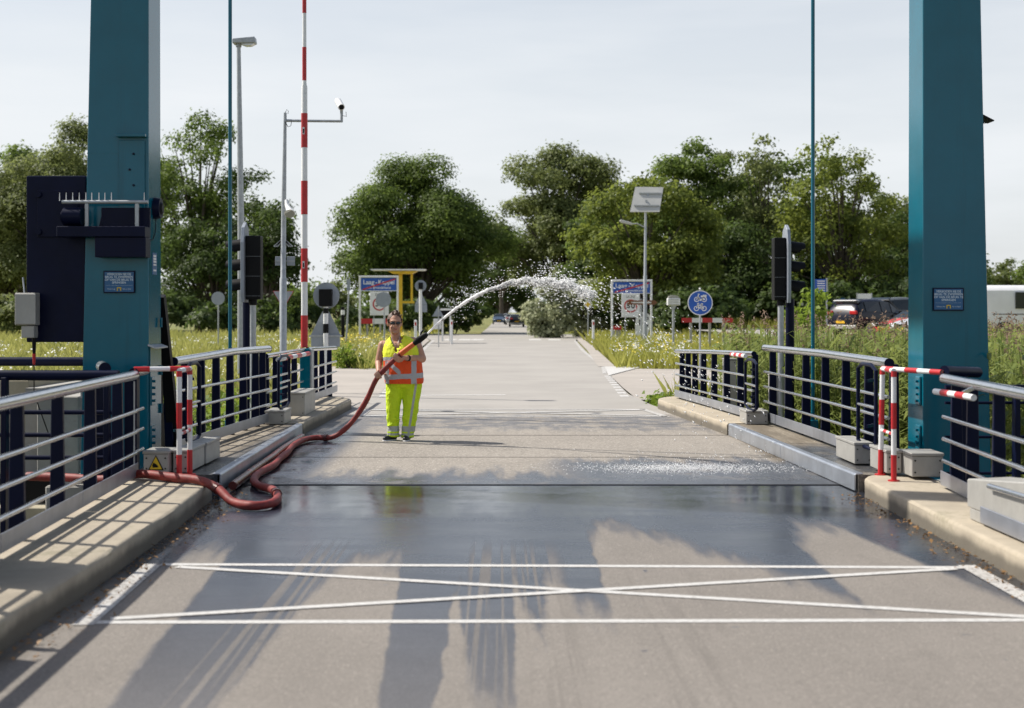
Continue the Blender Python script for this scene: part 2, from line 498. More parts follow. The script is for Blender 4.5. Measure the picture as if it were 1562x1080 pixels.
M['yellow'] = pmat('yellow_paint', (0.72, 0.47, 0.015), 0.45, var=0.08, scale=4, dirt=0.15)
M['brown'] = pmat('brown_sign', (0.19, 0.075, 0.03), 0.5)
M['rubber'] = pmat('rubber', (0.018, 0.018, 0.018), 0.75, bump=0.1)
M['hose'] = pmat('hose_red', (0.20, 0.022, 0.018), 0.62, var=0.3, scale=11, dirt=0.45, dirtcol=(0.14, 0.06, 0.05), bump=0.12, bscale=160)
M['hose_dark'] = pmat('hose_dark_wet', (0.10, 0.018, 0.016), 0.25, var=0.25, scale=6, bump=0.15, bscale=120)
M['hose_orange'] = pmat('hose_orange', (0.62, 0.12, 0.02), 0.45, var=0.1)
M['bark'] = pmat('bark', (0.075, 0.06, 0.045), 0.9, var=0.35, scale=3, bump=0.6, bscale=14)
M['glass'] = pmat('car_glass', (0.018, 0.024, 0.028), 0.08, var=0.1)
M['plate'] = pmat('yellow_plate', (0.80, 0.46, 0.02), 0.45)
M['tail'] = pmat('tail_light', (0.50, 0.01, 0.012), 0.2)
M['lampglass'] = pmat('lamp_glass', (0.70, 0.72, 0.74), 0.15, var=0.05)
M['solar_back'] = pmat('solar_panel_back', (0.50, 0.50, 0.48), 0.55, var=0.06, scale=2)
M['solar'] = pmat('solar_cells', (0.015, 0.02, 0.05), 0.15)

# ------------------------------------------------------------------ text
def text_obj(txt, size, m, parent, loc, rot=(R(90), 0, 0), align='CENTER', bold=0.0, name='lettering', sx=1.0, fit=None):
    cu = bpy.data.curves.new('txt', 'FONT')
    cu.body = txt; cu.size = size; cu.align_x = align; cu.align_y = 'CENTER'
    cu.offset = bold; cu.resolution_u = 3
    tmp = bpy.data.objects.new('txt', cu); COL.objects.link(tmp)
    bpy.context.view_layer.update()
    me = bpy.data.meshes.new_from_object(tmp.evaluated_get(bpy.context.evaluated_depsgraph_get()))
    bpy.data.objects.remove(tmp); bpy.data.curves.remove(cu)
    me.materials.clear(); me.materials.append(m); me.name = name
    o = mesh_obj(name, me, parent, loc)
    if fit:
        xs_ = [v.co.x for v in me.vertices]; sx = fit / max(1e-6, max(xs_) - min(xs_))
    o.rotation_euler = rot; o.scale = (sx, 1, 1)
    return o

# ------------------------------------------------------------------ terrain, water, roads
def sst(a, b, x):
    t = np.clip((x - a) / (b - a), 0, 1)
    return t * t * (3 - 2 * t)

def ground_h(x, y):
    x = np.asarray(x, float); y = np.asarray(y, float)
    far = sst(22.6, 26.0, y); near = 1 - sst(-9, -5, y)
    h = -1.7 + (far + near) * 1.58
    h = h + 0.78 * sst(9.5, 15, x) * sst(38, 52, y) * (1 - sst(95, 130, y))
    off = sst(7, 16, np.abs(x - 0.4)) * sst(26, 34, y)
    h = h + off * (0.10 * np.sin(x * 0.31 + 1.0) * np.sin(y * 0.17) + 0.05 * np.sin(x * 0.8 + y * 0.6))
    return h

def make_ground():
    xs = np.unique(np.concatenate([[-2500, -1200, -600, -300, -180, -120, -90], np.arange(-70, 70.1, 1.6), [90, 120, 180, 300, 600, 1200, 2500]]))
    ys = np.unique(np.concatenate([[-1500, -400, -100, -40, -20], np.arange(-12, 30, 0.9), np.arange(30, 130, 2.2), [140, 160, 200, 260, 400, 800, 1600, 4500]]))
    X, Y = np.meshgrid(xs, ys)
    Z = ground_h(X, Y)
    v = np.stack([X, Y, Z], -1).reshape(-1, 3)
    nx, ny = len(xs), len(ys)
    i = np.arange(nx * (ny - 1)).reshape(ny - 1, nx)[:, :-1].ravel()
    idx = np.stack([i, i + 1, i + 1 + nx, i + nx], -1).ravel()
    g = NG('meadow_soil')
    pos = g.n('NewGeometry').outputs['Position']
    n1 = g.noise(pos, 0.25, 5.0); n2 = g.noise(pos, 3.5, 5.0, 0.7)
    c = g.mix(g.step(n1, 0.35, 0.65), (0.13, 0.155, 0.035), (0.25, 0.225, 0.075))
    c = g.mix(g.step(n2, 0.4, 0.75, 0, 0.6), c, (0.08, 0.10, 0.03))
    b = g.bsdf(Base_Color=c, Roughness=0.95)
    g.lk(g.bump(n2, 0.8, 0.08), b.inputs['Normal'])
    o = mesh_obj('ground', np_mesh('ground', v, 4, idx, g.finish(b.outputs[0]), True))
    tag(o, kind='structure')
make_ground()

def water_mat():
    g = NG('river_water')
    pos = g.n('NewGeometry').outputs['Position']
    n = g.noise(g.scaled(pos, (1.0, 2.2, 1.0)), 5.0, 4.0, 0.6); n2 = g.noise(pos, 0.8, 3.0)
    b = g.bsdf(Base_Color=g.mix(n2, (0.035, 0.04, 0.022), (0.06, 0.06, 0.03)), Roughness=0.06)
    g.lk(g.bump(n, 0.5, 0.05), b.inputs['Normal'])
    return g.finish(b.outputs[0])
tag(MB().add([(-300, -12, -0.72), (300, -12, -0.72), (300, 25, -0.72), (-300, 25, -0.72)], [(0, 1, 2, 3)]).build('river_water', water_mat()), kind='structure')

def sheet(name, left, right, z, m):
    """strip between two polylines of (x, y)"""
    n = len(left)
    vs = [(x, y, z) for x, y in left] + [(x, y, z) for x, y in right]
    fs = [(i, n + i, n + i + 1, i + 1) for i in range(n - 1)]
    return tag(MB().add(vs, fs).build(name, m), kind='structure')

def kerb_l(y): return float(np.interp(y, [0, 9, 11.5, 13.7, 19.9, 20.5, 25.7, 30], [-2.52, -2.55, -2.6, -2.70, -2.78, -2.80, -2.67, -2.6]))
def kerb_r(y): return float(np.interp(y, [0, 9, 13.64, 19.7, 26.6, 30], [3.33, 3.34, 3.40, 3.18, 2.72, 2.66]))
JOINT0, JOINT1 = 14.2, 19.9
ya = [-14, -6, 0, 5, 9, 11.5, 13.7, JOINT0]
sheet('approach_road', [(kerb_l(y) - 0.12, y) for y in ya], [(kerb_r(y) + 0.12, y) for y in ya], 0.0, M['road'])
yb = [JOINT0 + 0.035, 15.5, 17, 18.5, JOINT1]
sheet('bridge_deck', [(kerb_l(y) - 0.12, y) for y in yb], [(kerb_r(y) + 0.12, y) for y in yb], 0.004, M['deck'])
yc = [JOINT1 + 0.03, 21, 22.5, 24.0]
sheet('landing_road', [(kerb_l(y) - 0.12, y) for y in yc], [(kerb_r(y) + 0.12, y) for y in yc], 0.002, M['deck'])
RL = [(24.0, kerb_l(24.0) - .12), (26.5, -2.75), (30, -2.6), (40, -2.9), (64.7, -3.7), (87, -4.3), (97, -5.2)]
RR = [(24.0, kerb_r(24.0) + .12), (26.5, 2.8), (30, 2.68), (40, 2.98), (64.7, 3.8), (87, 4.55), (97, 5.2)]
sheet('far_road', [(x, y) for y, x in RL], [(x, y) for y, x in RR], 0.0, M['road_far'])
sheet('crossing_road', [(-90, 97.0), (-90, 111)][::1], [(90, 97.0), (90, 111)], -0.004, M['road_far'])
sheet('avenue_road', [(-1.7, 111), (-1.5, 160), (-1.3, 500)], [(2.7, 111), (3.2, 160), (3.6, 500)], -0.004, M['road_far'])
# cycle paths that leave the road behind the bridge
sheet('left_path', [(-2.3, 26.4), (-2.3, 30), (-2.4, 36), (-2.8, 42), (-7.0, 48), (-14, 54), (-40, 62)],
      [(-3.6, 26.6), (-4.2, 29), (-4.9, 34), (-6.3, 38), (-10, 43.5), (-17, 49), (-42, 56)], -0.008, M['path'])
sheet('right_path', [(2.70, 28.2), (2.8, 33), (2.95, 38), (3.1, 44)], [(30, 28.5), (30, 31), (30, 33.5), (30, 36)], -0.008, M['path'])
sheet('right_edge_strip', [(2.98 + .08, 45), (3.8 + .08, 64.7), (4.55 + .08, 87), (5.1, 96)], [(3.6, 45), (4.35, 64.7), (5.1, 87), (5.8, 96)], 0.012, M['path'])
sheet('left_edge_strip', [(-4.35, 64.7), (-4.85, 87), (-5.7, 96)], [(-3.78, 64.7), (-4.38, 87), (-5.2, 96)], 0.012, M['path'])
sheet('parking_lot', [(11.5, 50), (11.5, 92)], [(60, 50), (60, 92)], 0.665, M['road_far'])
# expansion joints across the carriageway, dark rubber set between steel lips
for nm, yj in (('expansion_joint', JOINT0 + 0.017), ('expansion_joint', JOINT1 + 0.015), ('expansion_joint', 16.9)):
    w = 0.008 if yj > 15 else 0.013
    j = MB().bx(kerb_l(yj) - 0.1, kerb_r(yj) + 0.1, yj - w, yj + w, -0.05, 0.007).build(nm, M['rubber'])
    tag(j, kind='structure')
# deck body below the carriageway
tag(MB().bx(-3.3, 3.9, -14, JOINT0, -0.55, -0.03).build('approach_slab', M['soffit']), kind='structure')
tag(MB().bx(-3.3, 3.9, JOINT0 + .05, JOINT1, -0.45, -0.03).build('leaf_girder', M['soffit']), kind='structure')
tag(MB().bx(-4.3, 4.4, JOINT1 + .05, 26.2, -1.8, -0.05).build('far_abutment', M['concrete_g']), kind='structure')

# ------------------------------------------------------------------ footways with rounded kerbs
def footway(name, ys, kx, ox, side, m, ztop=0.17, face=None, jit=0.005, round_=0.032):
    """side = direction from kerb towards the railing (-1 left, +1 right)"""
    rnd = random.Random(hash(name) % 1000 if False else len(name) * 7)
    vs, fs = [], []
    n = 8
    for y in ys:
        k, o = kx(y), ox(y)
        prof = [(k - side * 0.015, -0.06), (k, 0.03)]
        for a in (0, 30, 60, 90):
            prof.append((k + side * round_ * (1 - math.cos(R(a))), ztop - round_ + round_ * math.sin(R(a))))
        prof += [(o, ztop), (o, -0.35)]
        for i, (x, z) in enumerate(prof):
            j = rnd.uniform(-jit, jit) if i in (1, 2, 3, 4) else 0
            vs.append((x + j, y, z + j * 0.5))
    for i in range(len(ys) - 1):
        for k in range(n - 1):
            fs.append((i * n + k, i * n + k + 1, (i + 1) * n + k + 1, (i + 1) * n + k))
    fs.append(tuple(range(n))); fs.append(tuple((len(ys) - 1) * n + k for k in range(n)))
    o = MB().add(vs, fs).build(name, m, smooth=True)
    return tag(o, kind='structure')
def rng(a, b, st): return list(np.arange(a, b, st)) + [b]
ol = lambda y: float(np.interp(y, [0, 8, 13.4, 13.9, 20, 27.6], [-3.25, -3.25, -3.46, -3.62, -3.46, -3.3]))
orr = lambda y: float(np.interp(y, [0, 9, 12.5, 14, 19.8, 26], [3.85, 3.88, 4.0, 4.06, 3.95, 3.3]))
yn = rng(-14, 13.15, 0.18)
kl_round = lambda y: kerb_l(y) - (0.35 * max(0, (y - 13.0) / 0.62) ** 3)
footway('left_footway', yn + [13.3, 13.42, 13.52, 13.62], kl_round, ol, -1, M['concrete'])
kr_round = lambda y: kerb_r(y) + (0.12 * max(0, (y - 13.1) / 0.5) ** 3)
footway('right_footway', yn + [13.3, 13.42, 13.52, 13.6], kr_round, orr, 1, M['concrete'])
yf = rng(19.95, 25.4, 0.3)
klf = lambda y: kerb_l(y) - 0.35 * max(0, (y - 25.2) / 1.0) ** 2.5
footway('left_far_footway', yf + [25.6, 25.8, 26.0, 26.2, 27.6], klf, ol, -1, M['concrete'])
krf = lambda y: kerb_r(y) + 0.3 * max(0, (y - 25.2) / 1.0) ** 2.5
footway('right_far_footway', yf + [25.6, 25.8, 26.0, 26.2, 26.6], krf, orr, 1, M['concrete'])
# moving leaf: gritted walkway plates and steel kerb plates
for nm, kf, of, s in (('left_leaf_footway', kerb_l, ol, -1), ('right_leaf_footway', kerb_r, orr, 1)):
    ys = rng(13.68, 19.88, 0.6)
    vs, fs = [], []
    for y in ys:
        vs += [(kf(y) + s * 0.035, y, 0.165), (of(y), y, 0.165), (of(y), y, -0.2), (kf(y) + s * 0.035, y, -0.1)]
    for i in range(len(ys) - 1):
        for k in range(4):
            fs.append((4 * i + k, 4 * i + (k + 1) % 4, 4 * i + 4 + (k + 1) % 4, 4 * i + 4 + k))
    fs += [(0, 1, 2, 3), tuple(4 * (len(ys) - 1) + k for k in range(4))]
    root = tag(MB().add(vs, fs).build(nm, M['grit']), kind='structure')
    for a, b in ((13.7, 16.75), (16.765, 19.86)):
        m_ = MB(); q = []
        for y in (a, b):
            k = kf(y)
            q += [(k, y, 0.008), (k, y, 0.160), (k + s * 0.018, y, 0.176), (k + s * 0.09, y, 0.176), (k + s * 0.09, y, 0.168), (k + s * 0.02, y, 0.16), (k + s * 0.02, y, 0.008)]
        n = 7
        m_.add(q, [(i, (i + 1) % n, n + (i + 1) % n, n + i) for i in range(n)] + [tuple(range(n)), tuple(range(2 * n - 1, n - 1, -1))])
        m_.build('kerb_plate', M['kerbsteel'], root, bevel=0.004)

# ------------------------------------------------------------------ road markings
def mark(name, pts, z=0.003, parent=None):
    o = MB().add([(x, y, z) for x, y in pts], [tuple(range(len(pts)))]).build(name, M['paint_worn' if name == 'edge_line' else 'paint'])
    return tag(o, kind='structure')
def line(name, a, b, w, z=0.003):
    a, b = Vector(a), Vector(b)
    d = (b - a).normalized(); n = Vector((-d.y, d.x)) * w / 2
    return mark(name, [(a - n)[:], (b - n)[:], (b + n)[:], (a + n)[:]], z)
line('box_line', (-2.33, 9.74), (3.12, 9.62), 0.085)
line('box_line', (-2.30, 7.92), (3.12, 7.98), 0.08)
line('cross_line', (-2.2, 9.64), (3.05, 8.04), 0.08, 0.0045)
line('cross_line', (-2.2, 8.0), (3.05, 9.56), 0.08, 0.006)
line('edge_line', (-2.385, 9.74), (-2.31, 7.84), 0.12, 0.0045)
line('edge_line', (3.17, 9.70), (3.17, 6.5), 0.12, 0.0045)
for a, b, z in (((-2.35, 23.55), (2.75, 23.55), .0065), ((-2.35, 25.2), (2.55, 25.2), .0065), ((-2.3, 23.65), (2.5, 25.1), .0080), ((-2.3, 25.1), (2.6, 23.65), .0095)):
    line('box_line', a, b, 0.14, z)
line('edge_line', (2.72, 23.4), (2.5, 25.3), 0.12, 0.0065)
line('edge_line', (-2.35, 23.4), (-2.35, 25.3), 0.12, 0.0065)
line('stop_line', (-2.1, 29.5), (0.08, 29.7), 0.2)
mark('gore_triangle', [(2.90, 38.6), (4.35, 44.5), (3.28, 45.2)], 0.01)
for k in range(9):
    t = k / 8
    x, y = 2.52 + t * 0.34, 29.0 + 9.0 * t
    mark('give_way_block', [(x - .09, y), (x + .09, y), (x + .10, y + .55), (x - .08, y + .55)], 0.0045)
    x2 = -2.42 - t * 0.35
    mark('give_way_block', [(x2 - .09, y), (x2 + .09, y), (x2 + .08, y + .55), (x2 - .10, y + .55)], 0.0045)
mark('edge_line', [(2.96, 40), (3.30, 45), (3.74, 64.7), (4.5, 86), (4.36, 86), (3.6, 64.7), (3.16, 45), (2.84, 40)], 0.0045)
mark('edge_line', [(-2.9, 46), (-3.64, 64.7), (-4.24, 87), (-4.08, 87), (-3.48, 64.7), (-2.75, 46)], 0.0045)
for x in (-3.6, -2.7, -1.9, 1.7, 2.9):
    mark('give_way_block', [(x, 87), (x + .75, 87), (x + .8, 91), (x + .05, 91)], 0.0045)
line('centre_dash', (-1.3, 88.5), (0.0, 88.5), 0.9, 0.008)

# ------------------------------------------------------------------ left pier under the machine housing
t = empty('concrete_pier', (-6.5, 15.6, -0.7), 'beige concrete pier wall standing in the water behind the left railing', 'pier')
MB().bx(-9.5, -5.9, 15.65, 17.4, -1.6, 0.98).build('wall_panel', M['concrete_b'], t, t.location, bevel=.01)
MB().bx(-5.88, -5.2, 15.65, 17.4, -1.6, 0.98).build('wall_panel', M['concrete_b'], t, t.location, bevel=.01)
MB().bx(-5.0, -4.55, 15.3, 16.3, -1.6, 0.82).build('end_block', M['concrete_g'], t, t.location, bevel=.01)
MB().bx(-9.5, -4.4, 14.9, 15.6, -1.6, -0.32).build('plinth', M['concrete_b'], t, t.location, bevel=.01)
MB().bx(-9.5, -4.5, 15.2, 15.64, -0.3, -0.05).build('steel_waler', M['black'], t, t.location)
MB().bx(-5.19, -5.02, 15.5, 17.3, -1.6, 0.9).build('joint_filler', M['concrete_g'], t, t.location)
t = empty('pylon_pedestal', (-3.95, 14.8, -1.6), 'grey concrete pedestal carrying the left bridge pylon', 'pedestal')
MB().bx(-4.38, -3.64, 13.64, 15.25, -1.8, 0.06).build('block', M['concrete_g'], t, t.location, bevel=.015)
MB().bx(-4.33, -3.69, 13.8, 14.35, 0.062, 0.085).build('cable_cover', M['galv'], t, t.location)
t = empty('pylon_pedestal', (4.7, 14.8, -1.6), 'grey concrete pedestal carrying the right bridge pylon', 'pedestal')
MB().bx(4.10, 5.1, 13.9, 15.25, -1.8, -0.02).build('block', M['concrete_g'], t, t.location, bevel=.015)
MB().bx(4.2, 5.0, 14.0, 15.15, -0.018, 0.03).build('grout_pad', M['concrete_g'], t, t.location)

# ------------------------------------------------------------------ pylons
PYH = 10.9
def pylon(side, xin, label):
    """xin = inner face x; side -1 left, +1 right (outward direction)"""
    t = empty('bridge_pylon', (xin + side * 0.33, 14.78, 0.0), label, 'pylon', 'pylons of the lift bridge')
    W0, W1, D0, D1 = 0.70, 0.46, 0.55, 0.45
    vs = []
    for z, w, d in ((-0.02, W0, D0), (PYH, W1, D1)):
        y0, y1 = 14.5, 14.5 + d
        for x, y in ((xin, y0), (xin + side * w, y0), (xin + side * w, y1), (xin, y1)):
            vs.append((x, y, z))
    MB().add(vs, [(0, 1, 2, 3), (4, 5, 6, 7), (0, 1, 5, 4), (1, 2, 6, 5), (2, 3, 7, 6), (3, 0, 4, 7)]).build('shaft', M['teal'], t, t.location, bevel=.012, seg=2)
    def wz(z): return W0 + (W1 - W0) * z / PYH
    # weld seam rings
    for z in (3.35,) if side < 0 else (1.05,):
        MB().bx(min(xin - side * .002, xin + side * (wz(z) + .002)), max(xin - side * .002, xin + side * (wz(z) + .002)), 14.497, 14.503 + .5, z - .004, z + .004).build('weld_seam', M['teal'], t, t.location)
    # bolted flange plates on the inner face
    for z in (0.42, 0.92):
        b = MB().box((xin - side * .012, 14.62, z), (.024, .16, .30))
        fl = b.build('bolt_plate', M['teal'], t, t.location, bevel=.03, seg=2)
        for dz in (-.1, -.033, .033, .1):
            MB().cyl((xin - side * .02, 14.60, z + dz), (xin - side * .05, 14.60, z + dz), .014, n=8).build('bolt', M['teal'], fl, t.location)
    MB().box((xin + side * .35, 14.78, 0.01), (0.95, 0.7, 0.05)).build('base_plate', M['teal'], t, t.location, bevel=.006)
    return t, wz
pl, wzl = pylon(-1, -3.60, 'teal steel bridge pylon on the left with the navy machine housing')
pr, wzr = pylon(1, 4.298, 'teal steel bridge pylon on the right with a pale sunlit inner face')
# left pylon: access hatch with rain cap, cable cover, brace
P = at(182, 205, 14.49); Q = at(221, 313, 14.49)
hp = MB().bx(P.x, Q.x, 14.478, 14.497, Q.z - .25, P.z - .06).build('access_hatch', M['teal'], pl, pl.location, bevel=.004)
for i in range(5):
    MB().cyl(((P.x + Q.x) / 2 + .02 * (-1) ** i, 14.479, P.z - .2 - i * .16), ((P.x + Q.x) / 2 + .02 * (-1) ** i, 14.466, P.z - .2 - i * .16), .012, n=8).build('bolt', M['navy'], hp, pl.location)
MB().bx(P.x - .02, Q.x + .02, 14.42, 14.497, P.z - .03, P.z).build('rain_cap', M['teal'], pl, pl.location, bevel=.003)
MB().bx(-3.597, -3.585, 14.52, 14.98, 0.20, 1.40).build('side_cover', M['teal'], pl, pl.location, bevel=.003)
MB().add([(-3.6, 14.47, 1.40), (-3.6, 15.0, 1.40), (-3.52, 15.0, 1.37), (-3.52, 14.47, 1.37), (-3.52, 14.47, 1.355), (-3.6, 14.47, 1.385), (-3.6, 15.0, 1.385), (-3.52, 15.0, 1.355)],
         [(0, 1, 2, 3), (3, 2, 7, 4), (4, 7, 6, 5), (0, 3, 4, 5), (1, 6, 7, 2)]).build('rain_lip', M['galv'], pl, pl.location)
MB().add([(-3.62, 15.06, 1.75), (-3.62, 15.35, 0.0), (-3.62, 15.06, 0.0), (-3.66, 15.06, 1.75), (-3.66, 15.35, 0.0), (-3.66, 15.06, 0.0)],
         [(0, 1, 2), (5, 4, 3), (0, 3, 4, 1), (1, 4, 5, 2), (2, 5, 3, 0)]).build('gusset', M['black'], pl, pl.location)
br = MB().bar((-3.64, 15.12, 1.9), (-3.585, 15.75, 0.0), .10, .12).build('rear_brace', M['black'], pl, pl.location)
for z in (1.12, 0.72, 1.62):
    MB().cyl((-3.574, 14.93, z - .05), (-3.574, 14.93, z + .05), .014, n=8).build('hinge', M['teal'], pl, pl.location)
# portal beam, balance beams and hangers above the pylons
t = empty('portal_beam', (0.35, 14.75, PYH), 'teal portal cross beam joining the tops of the two pylons', 'beam')
MB().bx(-4.2, 4.9, 14.5, 15.0, PYH + .003, PYH + .55).build('girder', M['teal'], t, t.location, bevel=.01)
hx = {}
for side, px, lab in ((-1, 351, 'left'), (1, 1240, 'right')):
    Yh = 19.55
    x = (px - VX) / F_PX * Yh
    hx[side] = (x, Yh)
    tb = empty('balance_beam', (x, 15, PYH + .56), 'teal overhead balance beam carrying the %s hanger rod' % lab, 'beam', 'balance beams over the bridge')
    MB().bx(x - .17, x + .17, 6.0, 20.2, PYH + .56, PYH + 1.1).build('girder', M['teal'], tb, tb.location, bevel=.01)
    MB().bx(x - .3, x + .3, 5.0, 6.2, PYH + .30, PYH + 1.3).build('counterweight', M['teal'], tb, tb.location, bevel=.01)
    th = empty('hanger_rod', (x, Yh, 0), 'slim teal hanger rod rising behind the %s bridge railing' % lab, 'rod', 'hanger rods of the bridge')
    MB().cyl((x, Yh, 0.15), (x, Yh, PYH + .6), .026, n=12).build('rod', M['teal'], th, th.location, smooth=True)
    MB().box((x, Yh, 0.0), (.12, .16, .5)).build('clevis', M['teal'], th, th.location, bevel=.01)

# ------------------------------------------------------------------ plaques
def plaque(px0, px1, py0, py1, Y, label):
    a, b = at(px0, py0, Y), at(px1, py1, Y)
    cx, w, h = (a.x + b.x) / 2, b.x - a.x, a.z - b.z
    t = empty('warning_plaque', (cx, Y, b.z), label, 'sign', 'no swimming plaques on the pylons')
    MB().bx(a.x, b.x, Y - .004, Y + .012, b.z, a.z).build('frame', M['navy'], t, t.location)
    MB().bx(a.x + .012, b.x - .012, Y - .010, Y - .002, b.z + .012, a.z - .012).build('panel', M['plaque'], t, t.location)
    for i, s in enumerate(('VERBODEN BIJ DE', 'BRUG TE ZWEMMEN', 'OF VAN DE BRUG TE', 'SPRINGEN')):
        text_obj(s, h * .135, M['plaquetext'], t, (0, -.0125, h * (.84 - .125 * i)), bold=.0006)
    MB().bx(cx - w * .42, cx + w * .42, Y - .0118, Y - .009, b.z + h * .34, b.z + h * .345).build('rule', M['plaquetext'], t, t.location)
    text_obj('Waterschap', h * .075, M['plaquetext'], t, (-w * .25, -.0125, h * .18))
    text_obj('Rijn en IJssel', h * .075, M['plaquetext'], t, (w * .25, -.0125, h * .18))
    g = MB()
    z0 = b.z + h * .10
    g.bx(cx - .022, cx + .022, Y - .0125, Y - .009, z0 + .026, z0 + .036); g.bx(cx - .022, cx - .012, Y - .0125, Y - .009, z0, z0 + .0255); g.bx(cx + .012, cx + .022, Y - .0125, Y - .009, z0, z0 + .0255)
    g.build('emblem', M['yellow'], t, t.location)
plaque(158, 206, 413, 447, 14.485, 'blue no-swimming plaque on the left pylon below the navy bracket')
plaque(1423, 1470, 439, 474, 14.485, 'blue no-swimming plaque on the right pylon at railing height')
def sidesign(x, nx, y0, y1, z0, z1, label):
    t = empty('sticker_sign', (x, (y0 + y1) / 2, z0), label, 'sign', 'small blue information strips')
    s = nx
    MB().bx(min(x + s * .002, x + s * .008), max(x + s * .002, x + s * .008), y0, y1, z0, z1).build('panel', M['plaque'], t, t.location)
    h = z1 - z0
    for i, zz in enumerate((.85, .72, .59, .46, .2)):
        MB().bx(min(x + s * .008, x + s * .0095), max(x + s * .008, x + s * .0095), y0 + .03, y1 - .03, z0 + h * zz - h * .05, z0 + h * zz + h * .05 * (1 if i < 3 else .5)).build('white_field', M['white'], t, t.location)
A = at(1389, 404, 14.85); B = at(1400, 438, 14.7)
sidesign(4.31, -1, 14.62, 14.86, B.z, A.z, 'small blue strip sign on the lit side of the right pylon')
A = at(236, 386, 14.8); B = at(236, 419, 14.8)
sidesign(-3.605, 1, 14.66, 14.84, B.z, A.z, 'small blue strip sign on the inner side of the left pylon')

# ------------------------------------------------------------------ machine housing on the left pylon
Yb = 14.55
a, b = at(40, 268, Yb), at(131, 522, Yb)
t = empty('machine_housing', ((a.x + b.x) / 2, Yb + .3, b.z), 'navy steel machine housing bolted beside the left pylon', 'cabinet')
MB().bx(a.x, b.x, Yb, Yb + .75, b.z, a.z).build('case', M['navy'], t, t.location, bevel=.012, seg=2)
c0, c1 = at(57, 290, Yb), at(120, 362, Yb)
hd = MB().bx(c0.x, c1.x, Yb - .02, Yb - .001, c1.z, c0.z).build('inspection_door', M['navy'], t, t.location, bevel=.008)
for px, py in ((60, 297), (117, 297), (60, 354)):
    p = at(px, py, Yb)
    MB().cyl((p.x, Yb - .05, p.z), (p.x, Yb - .02, p.z), .032, n=14).build('door_knob', M['navy'], hd, t.location, smooth=True)
MB().bx(b.x, -4.22, Yb + .15, Yb + .6, a.z - .12, a.z - .015).build('mount_arm', M['teal'], t, t.location, bevel=.006)
MB().bx(b.x, -4.2, Yb + .15, Yb + .6, b.z + .2, b.z + .35).build('mount_arm', M['black'], t, t.location, bevel=.006)
MB().bx(b.x - .02, b.x + .03, Yb + .2, Yb + .4, 0.9, b.z).build('support_leg', M['galv'], t, t.location)
MB().bx(b.x - .1, b.x + .1, Yb + .15, Yb + .5, 0.84, 0.9).build('leg_foot', M['galv'], t, t.location)
# junction box with cable gland
Yj = 14.5
a, b = at(30, 447, Yj), at(60, 496, Yj)
t = empty('junction_box', ((a.x + b.x) / 2, Yj, b.z), 'small grey junction box on the lower corner of the navy housing', 'electrical box')
MB().bx(a.x, b.x, Yj - .14, Yj + .02, b.z, a.z).build('case', M['greybox'], t, t.location, bevel=.006)
MB().bx(a.x + .005, b.x + .012, Yj - .16, Yj - .14, b.z + .01, a.z - .01).build('lid', M['greybox'], t, t.location, bevel=.004)
c0, c1 = at(39, 497, Yj), at(58, 515, Yj)
MB().bx(c0.x, c1.x, Yj - .13, Yj, c1.z, c0.z).build('gland_block', M['greybox'], t, t.location, bevel=.005)
c = at(52, 520, Yj - .06)
MB().cyl((c.x, Yj - .06, c.z + .03), (c.x, Yj - .06, c.z - .13), .022, .016, n=10).build('cable_gland', M['black'], t, t.location)
MB().cyl((c.x, Yj - .06, c.z - .13), (c.x, Yj - .06, c.z - .24), .018, .012, n=10).build('red_plug', M['red'], t, t.location)
MB().tube([(c.x, Yj - .06, c.z - .24), (c.x - .01, Yj - .03, .9), (c.x + .02, Yj + .4, .4), (c.x, Yj + 1.1, .2)], .006, n=6).build('cable', M['black'], t, t.location)
MB().cyl((a.x + .05, Yj, a.z), (a.x + .02, Yj + .04, a.z + .16), .009, n=6).build('cable', M['galv'], t, t.location)
# bracket shelf with winch motor and spike bar in front of the pylon
Yk = 14.25
a, b = at(86, 345, Yk), at(221, 361, Yk)
t = empty('winch_bracket', (at(155, 361, Yk).x, Yk + .1, b.z), 'navy bracket shelf with winch motor and bird spike bar on the left pylon', 'bracket')
MB().bx(a.x, b.x, Yk, Yk + .235, b.z, a.z).build('shelf', M['navy'], t, t.location, bevel=.006)
c0, c1 = at(143, 361, Yk), at(221, 392, Yk)
MB().bx(c0.x, c1.x, Yk + .03, Yk + .235, c1.z, c0.z - .002).build('apron', M['navy'], t, t.location, bevel=.006)
m0, m1 = at(92, 315, Yk), at(120, 344, Yk)
mo = MB().cyl((m0.x, Yk + .12, (m0.z + m1.z) / 2), (m1.x, Yk + .12, (m0.z + m1.z) / 2), (m0.z - m1.z) / 2 - .004, n=22).build('motor', M['navy'], t, t.location, smooth=True)
MB().cyl((m0.x - .02, Yk + .12, (m0.z + m1.z) / 2), (m0.x - .002, Yk + .12, (m0.z + m1.z) / 2), .06, n=16).build('motor_cap', M['navy'], mo, t.location)
for px in (104, 113):
    p = at(px, 330, Yk)
    MB().ring((0, 0), (m0.z - m1.z) / 2 - .003, (m0.z - m1.z) / 2 + .006, -.008, .008, n=22)
s0, s1 = at(90, 307, Yk), at(222, 307, Yk)
tb = MB().cyl((s0.x, Yk + .1, s0.z), (s1.x, Yk + .1, s0.z), .019, n=12).build('spike_bar', M['galv'], t, t.location, smooth=True)
for px in (91, 101, 111, 121, 131, 140, 151, 160, 170, 220):
    p = at(px, 300, Yk + .1)
    MB().cyl((p.x, Yk + .1, s0.z + .012), (p.x, Yk + .1, s0.z + .095), .0055, .003, n=6).build('spike', M['white'], tb, t.location)
